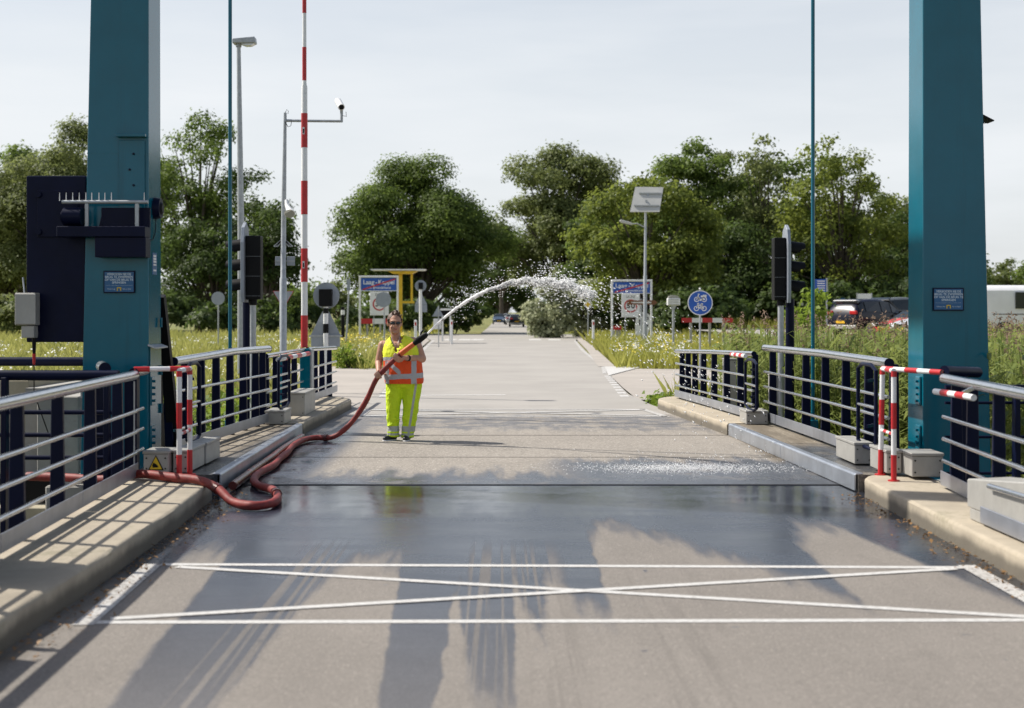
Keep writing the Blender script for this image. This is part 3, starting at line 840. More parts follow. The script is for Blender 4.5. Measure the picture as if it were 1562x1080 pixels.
for px in (128, 205):
    p = at(px, 330, Yk)
    MB().bx(p.x - .018, p.x + .018, Yk + .085, Yk + .115, a.z + .001, s0.z - .015).build('bar_post', M['galv'], t, t.location, bevel=.004)
for px in (144, 214):
    p = at(px, 344, Yk)
    MB().bar((p.x, Yk + .2, a.z), (p.x + .04, Yk + .22, a.z + .2), .02, .02).build('strut', M['navy'], t, t.location)
MB().bx(c0.x + .02, c1.x, Yk + .2, Yk + .235, a.z, a.z + .2).build('back_plate', M['navy'], t, t.location)
# siren on the inner face of the left pylon
p = at(238, 318, 14.75)
t = empty('siren', (-3.57, 14.75, p.z), 'dark round siren with dangling wire on the left pylon edge', 'siren')
MB().cyl((-3.60, 14.75, p.z), (-3.53, 14.75, p.z), .115, .105, n=20).build('housing', M['navy'], t, t.location, smooth=True)
MB().cyl((-3.53, 14.75, p.z), (-3.51, 14.75, p.z), .07, .05, n=16).build('grille', M['black'], t, t.location, smooth=True)
MB().tube([(-3.58, 14.73, p.z - .11), (-3.585, 14.72, p.z - .25), (-3.59, 14.64, p.z - .33), (-3.597, 14.56, p.z - .34)], .005, n=6).build('wire', M['black'], t, t.location)
# floodlight with louvres on the right pylon
p = at(1486, 172, 14.7)
t = empty('louvred_floodlight', (p.x, 14.7, p.z), 'small black louvred floodlight sticking out of the right pylon', 'floodlight')
MB().cyl((p.x - .03, 14.7, p.z), (p.x + .02, 14.7, p.z), .022, n=12).build('bracket', M['galv'], t, t.location)
MB().prism([(p.x, p.z), (p.x + .175, p.z - .09), (p.x + .17, p.z - .10), (p.x, p.z - .03)], 14.6, 14.8).build('hood', M['black'], t, t.location)
for i in range(6):
    x = p.x + .012 + i * .026
    MB().bar((x, 14.61, p.z - .03 - i * .012), (x + .004, 14.61, p.z - .14 + i * .008), .004, .012).build('louvre', M['black'], t, t.location)
    MB().bar((x, 14.79, p.z - .03 - i * .012), (x + .004, 14.79, p.z - .14 + i * .008), .004, .012).build('louvre', M['black'], t, t.location)
for py in (334, 466):
    p = at(1489, py, 14.6)
    xo = 4.298 + wzr(p.z)
    tt = MB().cyl((xo - .01, 14.7, p.z), (xo + .035, 14.7, p.z), .008, n=8).build('step_peg', M['black'], pr, pr.location)

# ------------------------------------------------------------------ railings
def railing(label, pts, ztop, zbase, posts, rails, side, group='bridge railings', hr=0.045, rr=0.018, pm=None, toe=(0.20, 0.325), hm=None, cap=True, rm=None, post_w=(0.085, 0.12), post_d=0.05, zpost=-0.12):
    """pts: plan polyline (x, y) near to far; posts: y positions or fractions; side = +1 when the road lies at +x"""
    p0 = pts[0]
    t = empty('railing', (p0[0], p0[1], zbase), label, 'railing', group)
    P3 = [Vector((x, y, ztop if not isinstance(ztop, (list, tuple)) else ztop[i])) for i, (x, y) in enumerate(pts)]
    # densify
    dens = []
    for i in range(len(P3) - 1):
        for k in range(6): dens.append(P3[i].lerp(P3[i + 1], k / 6))
    dens.append(P3[-1])
    h = MB().tube(dens, hr, n=20).build('handrail', hm or M['steel'], t, t.location, smooth=True)
    d = (Vector(pts[1]) - Vector(pts[0])).normalized()
    if cap:
        for e, s in ((dens[0], -1), (dens[-1], 1)):
            dv = Vector((d.x, d.y, 0))
            MB().cyl(e + dv * s * .001, e + dv * s * .012, hr + .002, n=20).build('end_cap', M['navy'], h, t.location)
    nrm = Vector((-d.y, d.x))
    if nrm.x * side < 0: nrm = -nrm            # towards the road
    def pt(f):
        L_ = [0.0]
        for i in range(len(pts) - 1): L_.append(L_[-1] + (Vector(pts[i + 1]) - Vector(pts[i])).length)
        s = f * L_[-1]
        for i in range(len(pts) - 1):
            if s <= L_[i + 1] + 1e-9:
                return Vector(pts[i]).lerp(Vector(pts[i + 1]), (s - L_[i]) / (L_[i + 1] - L_[i]))
    def zt(f):
        if not isinstance(ztop, (list, tuple)): return ztop
        return ztop[0] + (ztop[-1] - ztop[0]) * f
    ang = math.atan2(d.y, d.x)
    for f in posts:
        q = pt(f) - nrm * 0.075
        z1 = zt(f) - hr * .3
        MB().box((q.x, q.y, (zpost + z1) / 2), (post_d, post_w[1], z1 - zpost), rz=ang, taper=1.0, tapery=post_w[0] / post_w[1]).build('post', pm or M['navy'], t, t.location, bevel=.006)
    for z in rails:
        seg = [Vector((x, y, z)) + Vector((nrm.x, nrm.y, 0)) * (rr * .4) for x, y in pts]
        MB().tube(seg, rr, n=14).build('rail', rm or M['steel'], t, t.location, smooth=True)
    if toe:
        for i in range(len(pts) - 1):
            a, b = Vector(pts[i]), Vector(pts[i + 1])
            n_ = max(1, round((b - a).length / 2.2))
            for k in range(n_):
                u, v = a.lerp(b, k / n_), a.lerp(b, (k + 1) / n_ - .003)
                u3 = Vector((u.x, u.y, sum(toe) / 2)) + Vector((nrm.x, nrm.y, 0)) * .03
                v3 = Vector((v.x, v.y, sum(toe) / 2)) + Vector((nrm.x, nrm.y, 0)) * .03
                MB().bar(u3, v3, .01, toe[1] - toe[0]).build('toe_plate', M['toe'], t, t.location, bevel=.002)
    return t
RZ = [0.80, 0.605, 0.41]
lpts = [(-3.05, 4.6), (-3.20, 9.0), (-3.43, 13.3)]
railing('long stainless railing with navy posts along the near left footway', lpts, 1.14, 0.17, [(y - 4.6) / 8.7 for y in (5.5, 6.55, 7.6, 8.66, 9.73, 10.8, 11.85, 12.9)], RZ, 1, hr=.044)
MB().box((-3.225, 8.6, .62), (.02, .85, .82), rz=R(3)).build('shadow_panel', M['navy'], [o for o in COL.objects if o.name == 'railing'][0], (-3.05, 4.6, .17), bevel=.004)  # two unseen panels added to throw shade across the left footway
MB().box((-3.135, 6.7, .62), (.02, 1.3, .82), rz=R(2)).build('shadow_panel', M['navy'], [o for o in COL.objects if o.name == 'railing'][0], (-3.05, 4.6, .17), bevel=.004)
t = empty('rail_stub', (-3.46, 13.4, 0.17), 'short stainless rail stub between the near left railing and the pylon', 'railing', 'bridge railings')
MB().cyl((-3.47, 13.42, 1.155), (-3.52, 14.05, 1.155), .046, n=20).build('handrail', M['steel'], t, t.location, smooth=True)
MB().cyl((-3.468, 13.40, 1.155), (-3.47, 13.418, 1.155), .048, n=20).build('end_cap', M['navy'], t, t.location)
for z in RZ: MB().cyl((-3.44, 13.33, z), (-3.47, 13.75, z), .018, n=12).build('rail', M['steel'], t, t.location, smooth=True)
MB().box((-3.56, 13.7, .5), (.12, .12, 1.25)).build('post', M['navy'], t, t.location, bevel=.006)
MB().bx(-3.446, -3.436, 13.315, 13.33, .2, 1.08).build('edge_strip', M['galv'], t, t.location)
# cross railing over the pier
railing('dark navy cross railing over the pier at the left edge', [(-9.5, 13.6), (-3.62, 13.45)], 1.13, 0.1, [.1, .28, .46, .64, .82, .985], [0.78, 0.565, 0.35], 1, group='navy cross railings', hr=.05, rr=.022, hm=M['navy'], rm=M['navy'], toe=None, cap=False, zpost=-0.6)
railing('farther navy cross railing behind the pier wall', [(-9.5, 17.6), (-4.85, 17.5)], 1.12, 0.1, [.05, .5, .95], [], 1, group='navy cross railings', hr=.055, rr=.022, hm=M['navy'], rm=M['navy'], toe=None, cap=False, zpost=-0.6)
t = empty('rail_stub', (-3.95, 13.75, 0.08), 'navy capped rail stub in front of the left pylon foot', 'railing', 'bridge railings')
MB().cyl((-3.80, 13.62, 1.19), (-3.98, 14.15, 1.19), .055, n=18).build('handrail', M['steel'], t, t.location, smooth=True)
MB().cyl((-3.795, 13.605, 1.19), (-3.80, 13.62, 1.19), .058, n=18).build('end_cap', M['navy'], t, t.location)
MB().box((-3.86, 13.74, .62), (.10, .08, 1.1)).build('post', M['navy'], t, t.location, bevel=.006)
# leaf railings
railing('stainless railing with navy posts on the left bridge leaf', [(-3.57, 15.5), (-3.40, 18.0), (-3.26, 19.9)], [1.19, 1.23, 1.215], 0.17, [.01, .15, .30, .45, .60, .75, .90, .99], [0.86, 0.65, 0.44], 1, hr=.047)
railing('stainless railing with navy posts on the right bridge leaf', [(3.87, 14.2), (3.84, 17.0), (3.75, 20.25)], [1.22, 1.235, 1.22], 0.17, [.015, .17, .33, .49, .65, .81, .97], [0.88, 0.67, 0.46], -1, hr=.047)
# far railings
railing('low stainless railing between leaf and barrier post on the far left', [(-3.36, 20.3), (-3.30, 23.6)], 1.10, 0.17, [.12, .36, .62, .88], [0.78, 0.58, 0.38], 1, hr=.034, toe=None)
railing('short end railing beyond the teal barrier post', [(-3.27, 24.0), (-3.2, 27.45)], [1.10, 1.04], 0.17, [.08, .38, .62, .9], [0.78, 0.58, 0.38], 1, hr=.036)
railing('stainless end railing with navy posts on the far right', [(3.62, 20.4), (3.40, 23.2), (3.17, 25.8)], [1.13, 1.08, 1.02], 0.17, [.04, .2, .36, .52, .66, .78, .88, .97], [0.80, 0.60, 0.40], -1, hr=.036)
# near right railing
railing('stainless railing with navy posts at the near right edge', [(3.93, 12.62), (3.78, 10.6), (3.62, 8.4)], 1.14, 0.17, [.03, .16, .35, .6, .85], RZ, -1, hr=.045)
railing('dark navy cross railing behind the near right railing', [(4.15, 13.3), (9.5, 13.45)], 1.02, 0.1, [.02, .12, .18, .35, .6, .85], [0.88, 0.56, 0.22], -1, group='navy cross railings', hr=.03, rr=.014, hm=M['navy'], rm=M['navy'], toe=None, cap=False, zpost=-0.6)
t = empty('rail_stub', (4.25, 12.9, 0.0), 'navy capped rail stub behind the near right railing end', 'railing', 'bridge railings')
MB().cyl((3.97, 12.75, 1.20), (4.42, 13.2, 1.17), .05, n=18).build('handrail', M['navy'], t, t.location, smooth=True)
MB().box((4.18, 12.98, .5), (.12, .10, 1.3)).build('post', M['navy'], t, t.location, bevel=.006)
for z in (.22, .5, .78): MB().box((4.12, 12.9, z), (.08, .03, .04)).build('clip', M['steel'], t, t.location)

# ------------------------------------------------------------------ red and white hoops
def banded(t, pts, r, first=1, n_band=None, blen=0.24):
    """white tube frame plus red bands along it"""
    pts = [Vector(p) for p in pts]
    MB().tube(pts, r, n=14).build('frame', M['white'], t, t.location, smooth=True)
    L_ = [0.0]
    for i in range(len(pts) - 1): L_.append(L_[-1] + (pts[i + 1] - pts[i]).length)
    def P_(s):
        for i in range(len(pts) - 1):
            if s <= L_[i + 1] + 1e-9: return pts[i].lerp(pts[i + 1], (s - L_[i]) / max(1e-9, L_[i + 1] - L_[i]))
        return pts[-1]
    s = 0.0 if first else blen
    while s < L_[-1] - .01:
        e = min(s + blen, L_[-1])
        ks = [s] + [x for x in L_ if s + 1e-4 < x < e - 1e-4] + [e]
        MB().tube([P_(k) for k in ks], r + .0018, n=14).build('red_band', M['red'], t, t.location, smooth=True)
        s += 2 * blen
HZ = 1.185
def hoop(label, x0, y0, x1, y1, xe, ye, lean=0.0):
    t = empty('guard_hoop', (x0, y0, 0.17), label, 'guard rail', 'red and white guard hoops')
    banded(t, [(x0, y0, .172), (x0 - lean, y0, HZ)], .024)
    banded(t, [(x1, y1, .172), (x1, y1, HZ)], .024)
    banded(t, [(x0 - lean, y0, HZ + .002), (x1, y1, HZ + .002)], .0235, first=0, blen=.2)
    banded(t, [(x1 if abs(xe - x1) < abs(xe - x0) else x0 - lean, y1 if abs(xe - x1) < abs(xe - x0) else y0, HZ + .004), (xe, ye, HZ + .004)], .0235, first=1, blen=.19)
    banded(t, [(x0 - lean * .5, y0, .60), (x1, y1, .60)], .015, first=0, blen=.12)
    for x, y in ((x0, y0), (x1, y1)):
        MB().cyl((x, y, .168), (x, y, .180), .055, n=16).build('foot_flange', M['red'], t, t.location)
    return t
hoop('red and white striped guard hoop on the left footway beside the pylon', -2.98, 13.15, -2.985, 13.62, -3.47, 13.42)
hoop('red and white striped guard hoop on the right footway beside the pylon', 3.63, 13.62, 3.62, 13.12, 3.95, 12.75, lean=-0.02)
def dloop(label, x, y0, y1, z0, z1):
    t = empty('navy_loop_frame', (x, y0, z0), label, 'guard rail', 'navy loop frames on the railings')
    c = .05
    pts = [(x, y0, z0 + c), (x, y0, z1 - c), (x, y0 + (y1 - y0) * .25, z1), (x, y1 - (y1 - y0) * .25, z1), (x, y1, z1 - c), (x, y1, z0 + c), (x, y1 - (y1 - y0) * .25, z0), (x, y0 + (y1 - y0) * .25, z0), (x, y0, z0 + c)]
    MB().tube(pts, .021, n=12).build('frame', M['navy'], t, t.location, smooth=True)
    MB().cyl((x, y0, (z0 + z1) / 2), (x, y1, (z0 + z1) / 2), .017, n=10).build('crossbar', M['steel'], t, t.location, smooth=True)
    for z in (z0 + .25 * (z1 - z0), z0 + .8 * (z1 - z0)):
        MB().bar((x, (y0 + y1) / 2, z), (x + (.12 if x > 0 else -.12), (y0 + y1) / 2 + .2, z), .02, .03).build('clamp', M['navy'], t, t.location)
dloop('navy loop frame clamped to the near end of the right leaf railing', 3.70, 14.05, 14.75, .36, 1.20)
dloop('navy loop frame where the right leaf railing meets the end railing', 3.50, 19.5, 20.4, .36, 1.06)
dloop('navy loop frame where the left leaf railing meets the far railing', -3.12, 19.9, 20.9, .36, 1.10)
dloop('navy loop frame behind the left guard hoop', -3.25, 14.7, 15.3, .36, 1.19)

# ------------------------------------------------------------------ grey actuator boxes on the footways
def gbox(label, x0, x1, y0, y1, z0, z1, extra=None):
    t = empty('actuator_box', ((x0 + x1) / 2, (y0 + y1) / 2, z0), label, 'box', 'grey actuator boxes')
    MB().bx(x0, x1, y0, y1, z0, z1 - .03).build('case', M['greybox'], t, t.location, bevel=.006)
    MB().bx(x0 - .008, x1 + .008, y0 - .008, y1 + .008, z1 - .028, z1).build('lid', M['greybox'], t, t.location, bevel=.004)
    for x in (x0 + .03, x1 - .03):
        for z in (z0 + .04, z1 - .07):
            MB().cyl((x, y0 - .006, z), (x, y0 + .002, z), .008, n=8).build('screw', M['black'], t, t.location)
    return t
g1 = gbox('grey actuator box with yellow hazard triangle below the left pylon', -3.43, -3.19, 13.62, 14.0, .19, .40)
MB().prism([(-3.37, .225), (-3.25, .225), (-3.31, .345)], 13.611, 13.617).build('hazard_triangle', M['yellow'], g1, g1.location)
MB().prism([(-3.385, .215), (-3.235, .215), (-3.31, .36)], 13.6135, 13.619).build('triangle_border', M['black'], g1, g1.location)
MB().prism([(-3.335, .24), (-3.285, .245), (-3.295, .265), (-3.33, .29), (-3.345, .26)], 13.608, 13.6112).build('hazard_symbol', M['black'], g1, g1.location)
g1b = gbox('grey bolted actuator head behind the left guard hoop', -3.17, -3.02, 13.72, 14.45, .18, .40)
gbox('low grey actuator box at the near end of the left leaf', -3.17, -3.01, 14.5, 15.2, .18, .40)
gbox('grey box with hinged lid behind the right guard hoop', 3.655, 3.80, 13.5, 14.1, .20, .42)
gbox('wide grey actuator box at the foot of the right pylon', 3.81, 4.10, 13.2, 13.6, .20, .42)
gbox('grey latch box at the near end of the right leaf railing', 3.60, 3.78, 14.5, 15.3, .18, .40)
gbox('grey latch box at the far end of the right leaf railing', 3.40, 3.70, 19.75, 20.3, .17, .36)
gbox('small grey latch box at the far end of the left leaf railing', -3.28, -3.02, 19.75, 20.4, .17, .36)
gbox('tall grey motor box beneath the far left railing', -3.22, -2.96, 21.4, 22.6, .17, .52)
gbox('white switch cabinet behind the right leaf railing', 4.05, 4.28, 21.3, 21.6, .35, .80)
gbox('tall white cabinet behind the far right railing', 3.62, 3.80, 23.0, 23.3, .1, .98)
# big grey drive box at the near right
t = empty('barrier_drive_box', (3.62, 10.5, .17), 'large grey drive box with sloping top on the near right footway', 'box')
MB().add([(3.52, 10.75, .26), (3.80, 10.62, .26), (3.80, 10.62, .50), (3.52, 10.75, .47), (3.52, 9.4, .26), (3.80, 9.4, .26), (3.80, 9.4, .60), (3.52, 9.4, .60)],
         [(0, 1, 2, 3), (5, 4, 7, 6), (1, 5, 6, 2), (0, 3, 7, 4), (3, 2, 6, 7), (0, 4, 5, 1)]).build('case', M['greybox'], t, t.location, bevel=.008)
MB().bx(3.525, 3.79, 9.4, 10.7, .175, .257).build('plinth', M['greybox'], t, t.location, bevel=.004)
MB().bx(3.50, 3.517, 9.3, 10.4, .19, .31).build('toe_plate', M['toe'], t, t.location, bevel=.003)
MB().cyl((3.50, 10.2, .48), (3.50, 9.2, .50), .022, n=12).build('rail_tail', M['steel'], t, t.location, smooth=True)
t = empty('barrier_hook', (3.72, 11.6, 1.05), 'red and white hook bar fixed below the near right handrail', 'guard rail')
banded(t, [(3.66, 12.0, 1.06), (3.69, 11.55, 1.06), (3.72, 11.2, 1.055)], .026, first=0, blen=.16)
MB().bar((3.70, 11.4, 1.08), (3.78, 11.4, 1.12), .03, .03).build('clamp', M['steel'], t, t.location)
t = empty('barrier_hook', (-3.2, 21.4, 1.05), 'red and white hook bar fixed below the far left handrail', 'guard rail')
banded(t, [(-3.24, 20.6, 1.04), (-3.18, 21.5, 1.05), (-3.16, 23.3, 1.05)], .034, first=0, blen=.45)
MB().bar((-3.2, 21.2, 1.06), (-3.3, 21.2, 1.09), .03, .03).build('clamp', M['steel'], t, t.location)
t = empty('barrier_hook', (3.42, 20.8, 1.07), 'red and white hook bar fixed to the far right handrail', 'guard rail')
banded(t, [(3.50, 20.4, 1.10), (3.48, 21.5, 1.09)], .03, first=0, blen=.2)
MB().bar((3.49, 21.0, 1.09), (3.57, 21.0, 1.10), .03, .03).build('clamp', M['steel'], t, t.location)

# ------------------------------------------------------------------ barrier boom and its post
bx_, by_ = -3.33, 23.95
t = empty('barrier_post', (bx_, by_, .17), 'teal barrier drive post splitting the far left railing', 'post')
MB().bx(bx_ - .04, bx_ + .13, by_ - .2, by_ + .1, .17, 1.12).build('housing', M['teal'], t, t.location, bevel=.01)
MB().bx(bx_ + .131, bx_ + .16, by_ - .18, by_ + .08, .2, 1.10).build('door', M['galv'], t, t.location, bevel=.004)
MB().bx(bx_ - .5, bx_ - .35, by_ - .1, by_ + .15, .17, .95).build('counter_box', M['teal'], t, t.location, bevel=.01)
t = empty('barrier_boom', (bx_ + .01, by_ - .02, 1.13), 'raised red and white barrier boom standing upright on the left', 'barrier')
def ztb(py): return at(462, py, by_).z
zc = [ztb(p) for p in (530, 133, 128, -60)]
MB().tube([(bx_ + .01, by_, zc[0]), (bx_ + .01, by_, zc[1]), (bx_ + .01, by_, zc[2]), (bx_ + .01, by_, zc[3])], [.055, .050, .036, .030], n=16).build('boom', M['white'], t, t.location, smooth=True)
for a, b in ((530, 481), (430, 379), (327, 276), (225, 173), (123, 72), (20, -40)):
    r0 = .058 if a > 128 else .040
    MB().cyl((bx_ + .01, by_, ztb(a)), (bx_ + .01, by_, ztb(b)), r0 - .0005 * (530 - a) / 50, n=16).build('red_band', M['red'], t, t.location, smooth=True)
for py in (200, 404):
    z = ztb(py)
    MB().bx(bx_ - .015, bx_ + .02, by_ - .064, by_ - .05, z - .06, z + .06).build('boom_light', M['lampglass'], t, t.location)
    MB().bx(bx_ - .006, bx_ + .014, by_ - .068, by_ - .06, z - .045, z + .03).build('lens', M['black'], t, t.location)

# ------------------------------------------------------------------ lamp mast, camera mast
b0 = at(368, 525, 30); b1 = at(364, 66, 30)
t = empty('street_lamp', (b0.x, 30, -.1), 'tall grey street lamp with flat head behind the left railing', 'street lamp')
MB().tube([(b0.x, 30, -.15), (b0.x, 30, 3.0), (b1.x, 30, b1.z)], [.085, .075, .042], n=14).build('pole', M['galv'], t, t.location, smooth=True)
h0, h1 = at(356, 64, 30), at(391, 62, 30)
MB().add([(h0.x, 29.85, h0.z - .05), (h1.x, 29.88, h0.z - .04), (h1.x, 30.12, h0.z - .04), (h0.x, 30.15, h0.z - .05), (h0.x, 29.85, h0.z + .05), (h1.x - .02, 29.88, h0.z + .10), (h1.x - .02, 30.12, h0.z + .10), (h0.x, 30.15, h0.z + .05)],
         [(0, 3, 2, 1), (4, 5, 6, 7), (0, 1, 5, 4), (1, 2, 6, 5), (2, 3, 7, 6), (3, 0, 4, 7)]).build('lamp_head', M['galv'], t, t.location, bevel=.02, seg=2)
MB().prism([(h0.x + .16, h0.z - .052), (h1.x - .03, h0.z - .045), (h1.x - .10, h0.z - .085), (h0.x + .26, h0.z - .09)], 29.9, 30.1).build('diffuser', M['lampglass'], t, t.location)
MB().cyl((b1.x, 30, b1.z - .08), (b1.x, 30, b1.z + .06), .06, n=12).build('spigot', M['galv'], t, t.location)

Yc = 26.0
t = empty('camera_mast', (at(432, 525, Yc).x, Yc, -.1), 'galvanised camera mast with side arm beside the barrier boom', 'mast')
xm = at(432, 0, Yc).x; xt = at(435, 0, Yc).x
zt_ = at(434, 172, Yc).z
MB().tube([(xm, Yc, -.2), (xm, Yc, at(0, 425, Yc).z), (xm, Yc, at(0, 423, Yc).z), (xm + .01, Yc, 3.6), (xt, Yc, zt_)], [.065, .065, .05, .045, .028], n=14).build('pole', M['galv'], t, t.location, smooth=True)
za = at(0, 184, Yc).z; xa = at(521, 0, Yc).x
arm = MB().tube([(xt, Yc, za), (xa, Yc, za - .01), ], .026, n=12).build('arm', M['galv'], t, t.location, smooth=True)
MB().cyl((xa, Yc, za - .03), (xa, Yc, za + .13), .026, n=12).build('arm_riser', M['galv'], arm, t.location, smooth=True)
MB().tube([(xt, Yc - .03, za - .02), (xt + .06, Yc - .04, za - .12), (xt + .11, Yc - .04, za - .10), (xt + .12, Yc - .03, za - .02)], .006, n=6).build('cable', M['black'], t, t.location)
MB().tube([(xt, Yc, zt_), (xt + .03, Yc, zt_ + .06), (xt + .06, Yc, zt_ + .03), (xt + .05, Yc, zt_ - .02)], .005, n=6).build('cable', M['black'], t, t.location)
cam_b = at(516, 155, Yc); cam_f = at(522, 165, Yc)
t = empty('security_camera', (xa, Yc, za + .14), 'white security camera on the end of the mast arm', 'camera')
MB().cyl((cam_b.x - .02, Yc + .12, cam_b.z + .03), (cam_f.x, Yc - .12, cam_f.z), .062, n=18).build('housing', M['white'], t, t.location, smooth=True)
MB().cyl((cam_f.x - .0, Yc - .121, cam_f.z - .0), (cam_f.x + .005, Yc - .135, cam_f.z - .003), .045, n=16).build('lens', M['black'], t, t.location)
MB().bar((xa, Yc, za + .131), (xa, Yc, cam_f.z - .02), .05, .05).build('mount', M['galv'], t, t.location)
MB().tube([(xa, Yc, za + .1), (xa + .09, Yc - .02, za + .07), (xa + .08, Yc, za + .16)], .006, n=6).build('cable', M['black'], t, t.location)
hp0, hp1 = at(437, 308, Yc - .1), at(442, 326, Yc - .25)
t = empty('horn_speaker', (hp0.x, Yc - .1, hp1.z), 'pale horn loudspeaker halfway up the camera mast', 'loudspeaker')
MB().tube([(hp0.x, Yc - .08, hp0.z + .03), (hp0.x + .01, Yc - .12, hp0.z - .05), (hp1.x - .01, Yc - .2, hp1.z + .06), (hp1.x, Yc - .26, hp1.z)], [.035, .04, .06, .10], n=18).build('horn', M['white'], t, t.location, smooth=True)
MB().cyl((hp1.x, Yc - .262, hp1.z - .001), (hp1.x, Yc - .27, hp1.z - .006), .085, n=18).build('mouth', M['greybox'], t, t.location)
MB().bar((xm + .03, Yc, hp0.z), (hp0.x, Yc - .1, hp0.z), .03, .02).build('bracket', M['galv'], t, t.location)
# sign backs on the same mast
for px0, px1, py0, py1, lab in ((419, 432, 391, 405, 'left'), (437, 449, 391, 405, 'right')):
    a, b = at(px0, py0, Yc), at(px1, py1, Yc)
    tt = empty('mast_sign_plate', ((a.x + b.x) / 2, Yc, b.z), 'small grey sign plate on the %s side of the camera mast' % lab, 'sign', 'plates on the camera mast')
    MB().bx(a.x, b.x, Yc + .06, Yc + .075, b.z, a.z).build('panel', M['sign_back'], tt, tt.location, bevel=.004)
    MB().bx(min(a.x, xm), max(b.x, xm), Yc + .04, Yc + .058, (a.z + b.z) / 2 - .01, (a.z + b.z) / 2 + .01).build('clamp', M['galv'], tt, tt.location)
for dx in (-1, 1):
    a = at(434 + dx * 9, 371, Yc)
    tt = empty('mast_fin', (a.x, Yc, a.z), 'thin angled fins on the %s of the camera mast' % ('left' if dx < 0 else 'right'), 'bracket')
    for k in range(3):
        MB().bar((xm + dx * .04, Yc, a.z + .05 - k * .01), (xm + dx * (.17 - k * .03), Yc, a.z - .06), .006, .03).build('fin', M['galv'], tt, tt.location)

def tri_pts(cx, cz, w, up=True):
    h = w * .866
    s = 1 if up else -1
    return [(cx - w / 2, cz - s * h / 3), (cx + w / 2, cz - s * h / 3), (cx, cz + s * 2 * h / 3)]

t = empty('yield_sign_back', at(433, 470, 40)[:2] + (0,), 'downward triangle give-way sign seen from behind, far past the camera mast', 'sign')
c = at(432, 453, 42)
MB().prism(tri_pts(c.x, c.z, .58, False), 42.0, 42.015).build('panel', M['sign_back'], t, t.location)
MB().prism(tri_pts(c.x, c.z, .62, False), 42.016, 42.022).build('red_border', M['red'], t, t.location)
MB().cyl((c.x, 42.04, -.1), (c.x, 42.04, c.z + .1), .03, n=8).build('pole', M['galv'], t, t.location)

# ------------------------------------------------------------------ traffic lights
def traffic_light(px, Y, py0, py1, pw, facing, label, polex, bluex):
    a = at(px - pw / 2, py0, Y); b = at(px + pw / 2, py1, Y)
    cx = (a.x + b.x) / 2; h = a.z - b.z; w = b.x - a.x
    t = empty('traffic_light', (at(polex, 0, Y).x, Y, -.1), label, 'traffic light', 'bridge traffic lights')
    s = facing
    MB().bx(a.x, b.x, Y - .12, Y + .12, b.z, a.z).build('back_housing', M['black'], t, t.location, bevel=.015, seg=2)
    xb = a.x if s < 0 else b.x
    # contrast board seen edge-on, light side towards the open road
    board = [(-.22, b.z - .04), (.22, b.z - .04), (.24, b.z + .1), (.24, a.z - .1), (.16, a.z + .12), (0, a.z + .2), (-.16, a.z + .12), (-.24, a.z - .1), (-.24, b.z + .1)]
    n = len(board)
    vs = [(xb + s * .002 - s * abs(0) * .0, Y + y, z) for y, z in board] + [(xb + s * .05, Y + y * .98, z) for y, z in board]
    vs = [(x + s * .0, y, z) for x, y, z in vs]
    ang = R(-8 * s)
    MB().add(vs, [tuple(range(n)), tuple(range(2 * n - 1, n - 1, -1))] + [(i, (i + 1) % n, n + (i + 1) % n, n + i) for i in range(n)]).build('contrast_board', M['sign_back'], t, t.location, bevel=.004)
    for k in range(3):
        z = a.z - h * (.17 + .31 * k)
        x0 = xb + s * .052
        vis = MB()
        nn = 12; vs = []; fs = []
        for i in range(nn + 1):
            an = R(-20 + 220 * i / nn)
            y_, z_ = math.cos(an) * .115, math.sin(an) * .115
            vs += [(x0, Y + y_, z + z_), (x0 + s * (.24 if z_ > 0 else .16), Y + y_, z + z_ - .03), (x0, Y + y_ * .93, z + z_ * .93), (x0 + s * (.24 if z_ > 0 else .16), Y + y_ * .93, z + z_ * .93 - .03)]
        for i in range(nn):
            q, r_ = 4 * i, 4 * i + 4
            fs += [(q, q + 1, r_ + 1, r_), (q + 2, r_ + 2, r_ + 3, q + 3), (q + 1, q + 3, r_ + 3, r_ + 1)]
        v_ = vis.add(vs, fs).build('visor', M['black'], t, t.location, smooth=True)
        MB().cyl((x0 - s * .001, Y, z), (x0 + s * .012, Y, z), .10, n=18).build('lens', M['glass'], v_, t.location)
        MB().bx(a.x + .004, b.x - .004, Y - .1235, Y - .12, z - h * .155, z - h * .152).build('panel_joint', M['galv'], t, t.location)
    xp = at(polex, 0, Y).x
    MB().cyl((xp, Y, -.15), (xp, Y, b.z - .03), .045, n=14).build('pole', M['galv'], t, t.location, smooth=True)
    MB().cyl((xp, Y, b.z - .08), (xp, Y, b.z + .01), .06, n=12).build('swivel', M['black'], t, t.location)
    xq = at(bluex, 0, Y + .2).x
    MB().cyl((xq, Y + .2, -.15), (xq, Y + .2, b.z + .02), .065, n=14).build('backing_pole', M['navy'], t, t.location, smooth=True)
    return t
traffic_light(388, 20.7, 360, 457, 23, -1, 'black traffic light on the left with visors pointing left', 386, 377)
traffic_light(1188, 21.3, 363, 458, 18, 1, 'black traffic light on the right with visors pointing right', 1191, 1205)

# ------------------------------------------------------------------ roadside signs beyond the bridge
def pole_sign(name, label, px, pytop, pybase, Y, r=.03, m='galv', cat='sign', group=None):
    p = at(px, pytop, Y)
    t = empty(name, (p.x, Y, -.1), label, cat, group)
    MB().cyl((p.x, Y, -.2), (p.x, Y, p.z), r, n=12).build('pole', M[m], t, t.location, smooth=True)
    return t, p
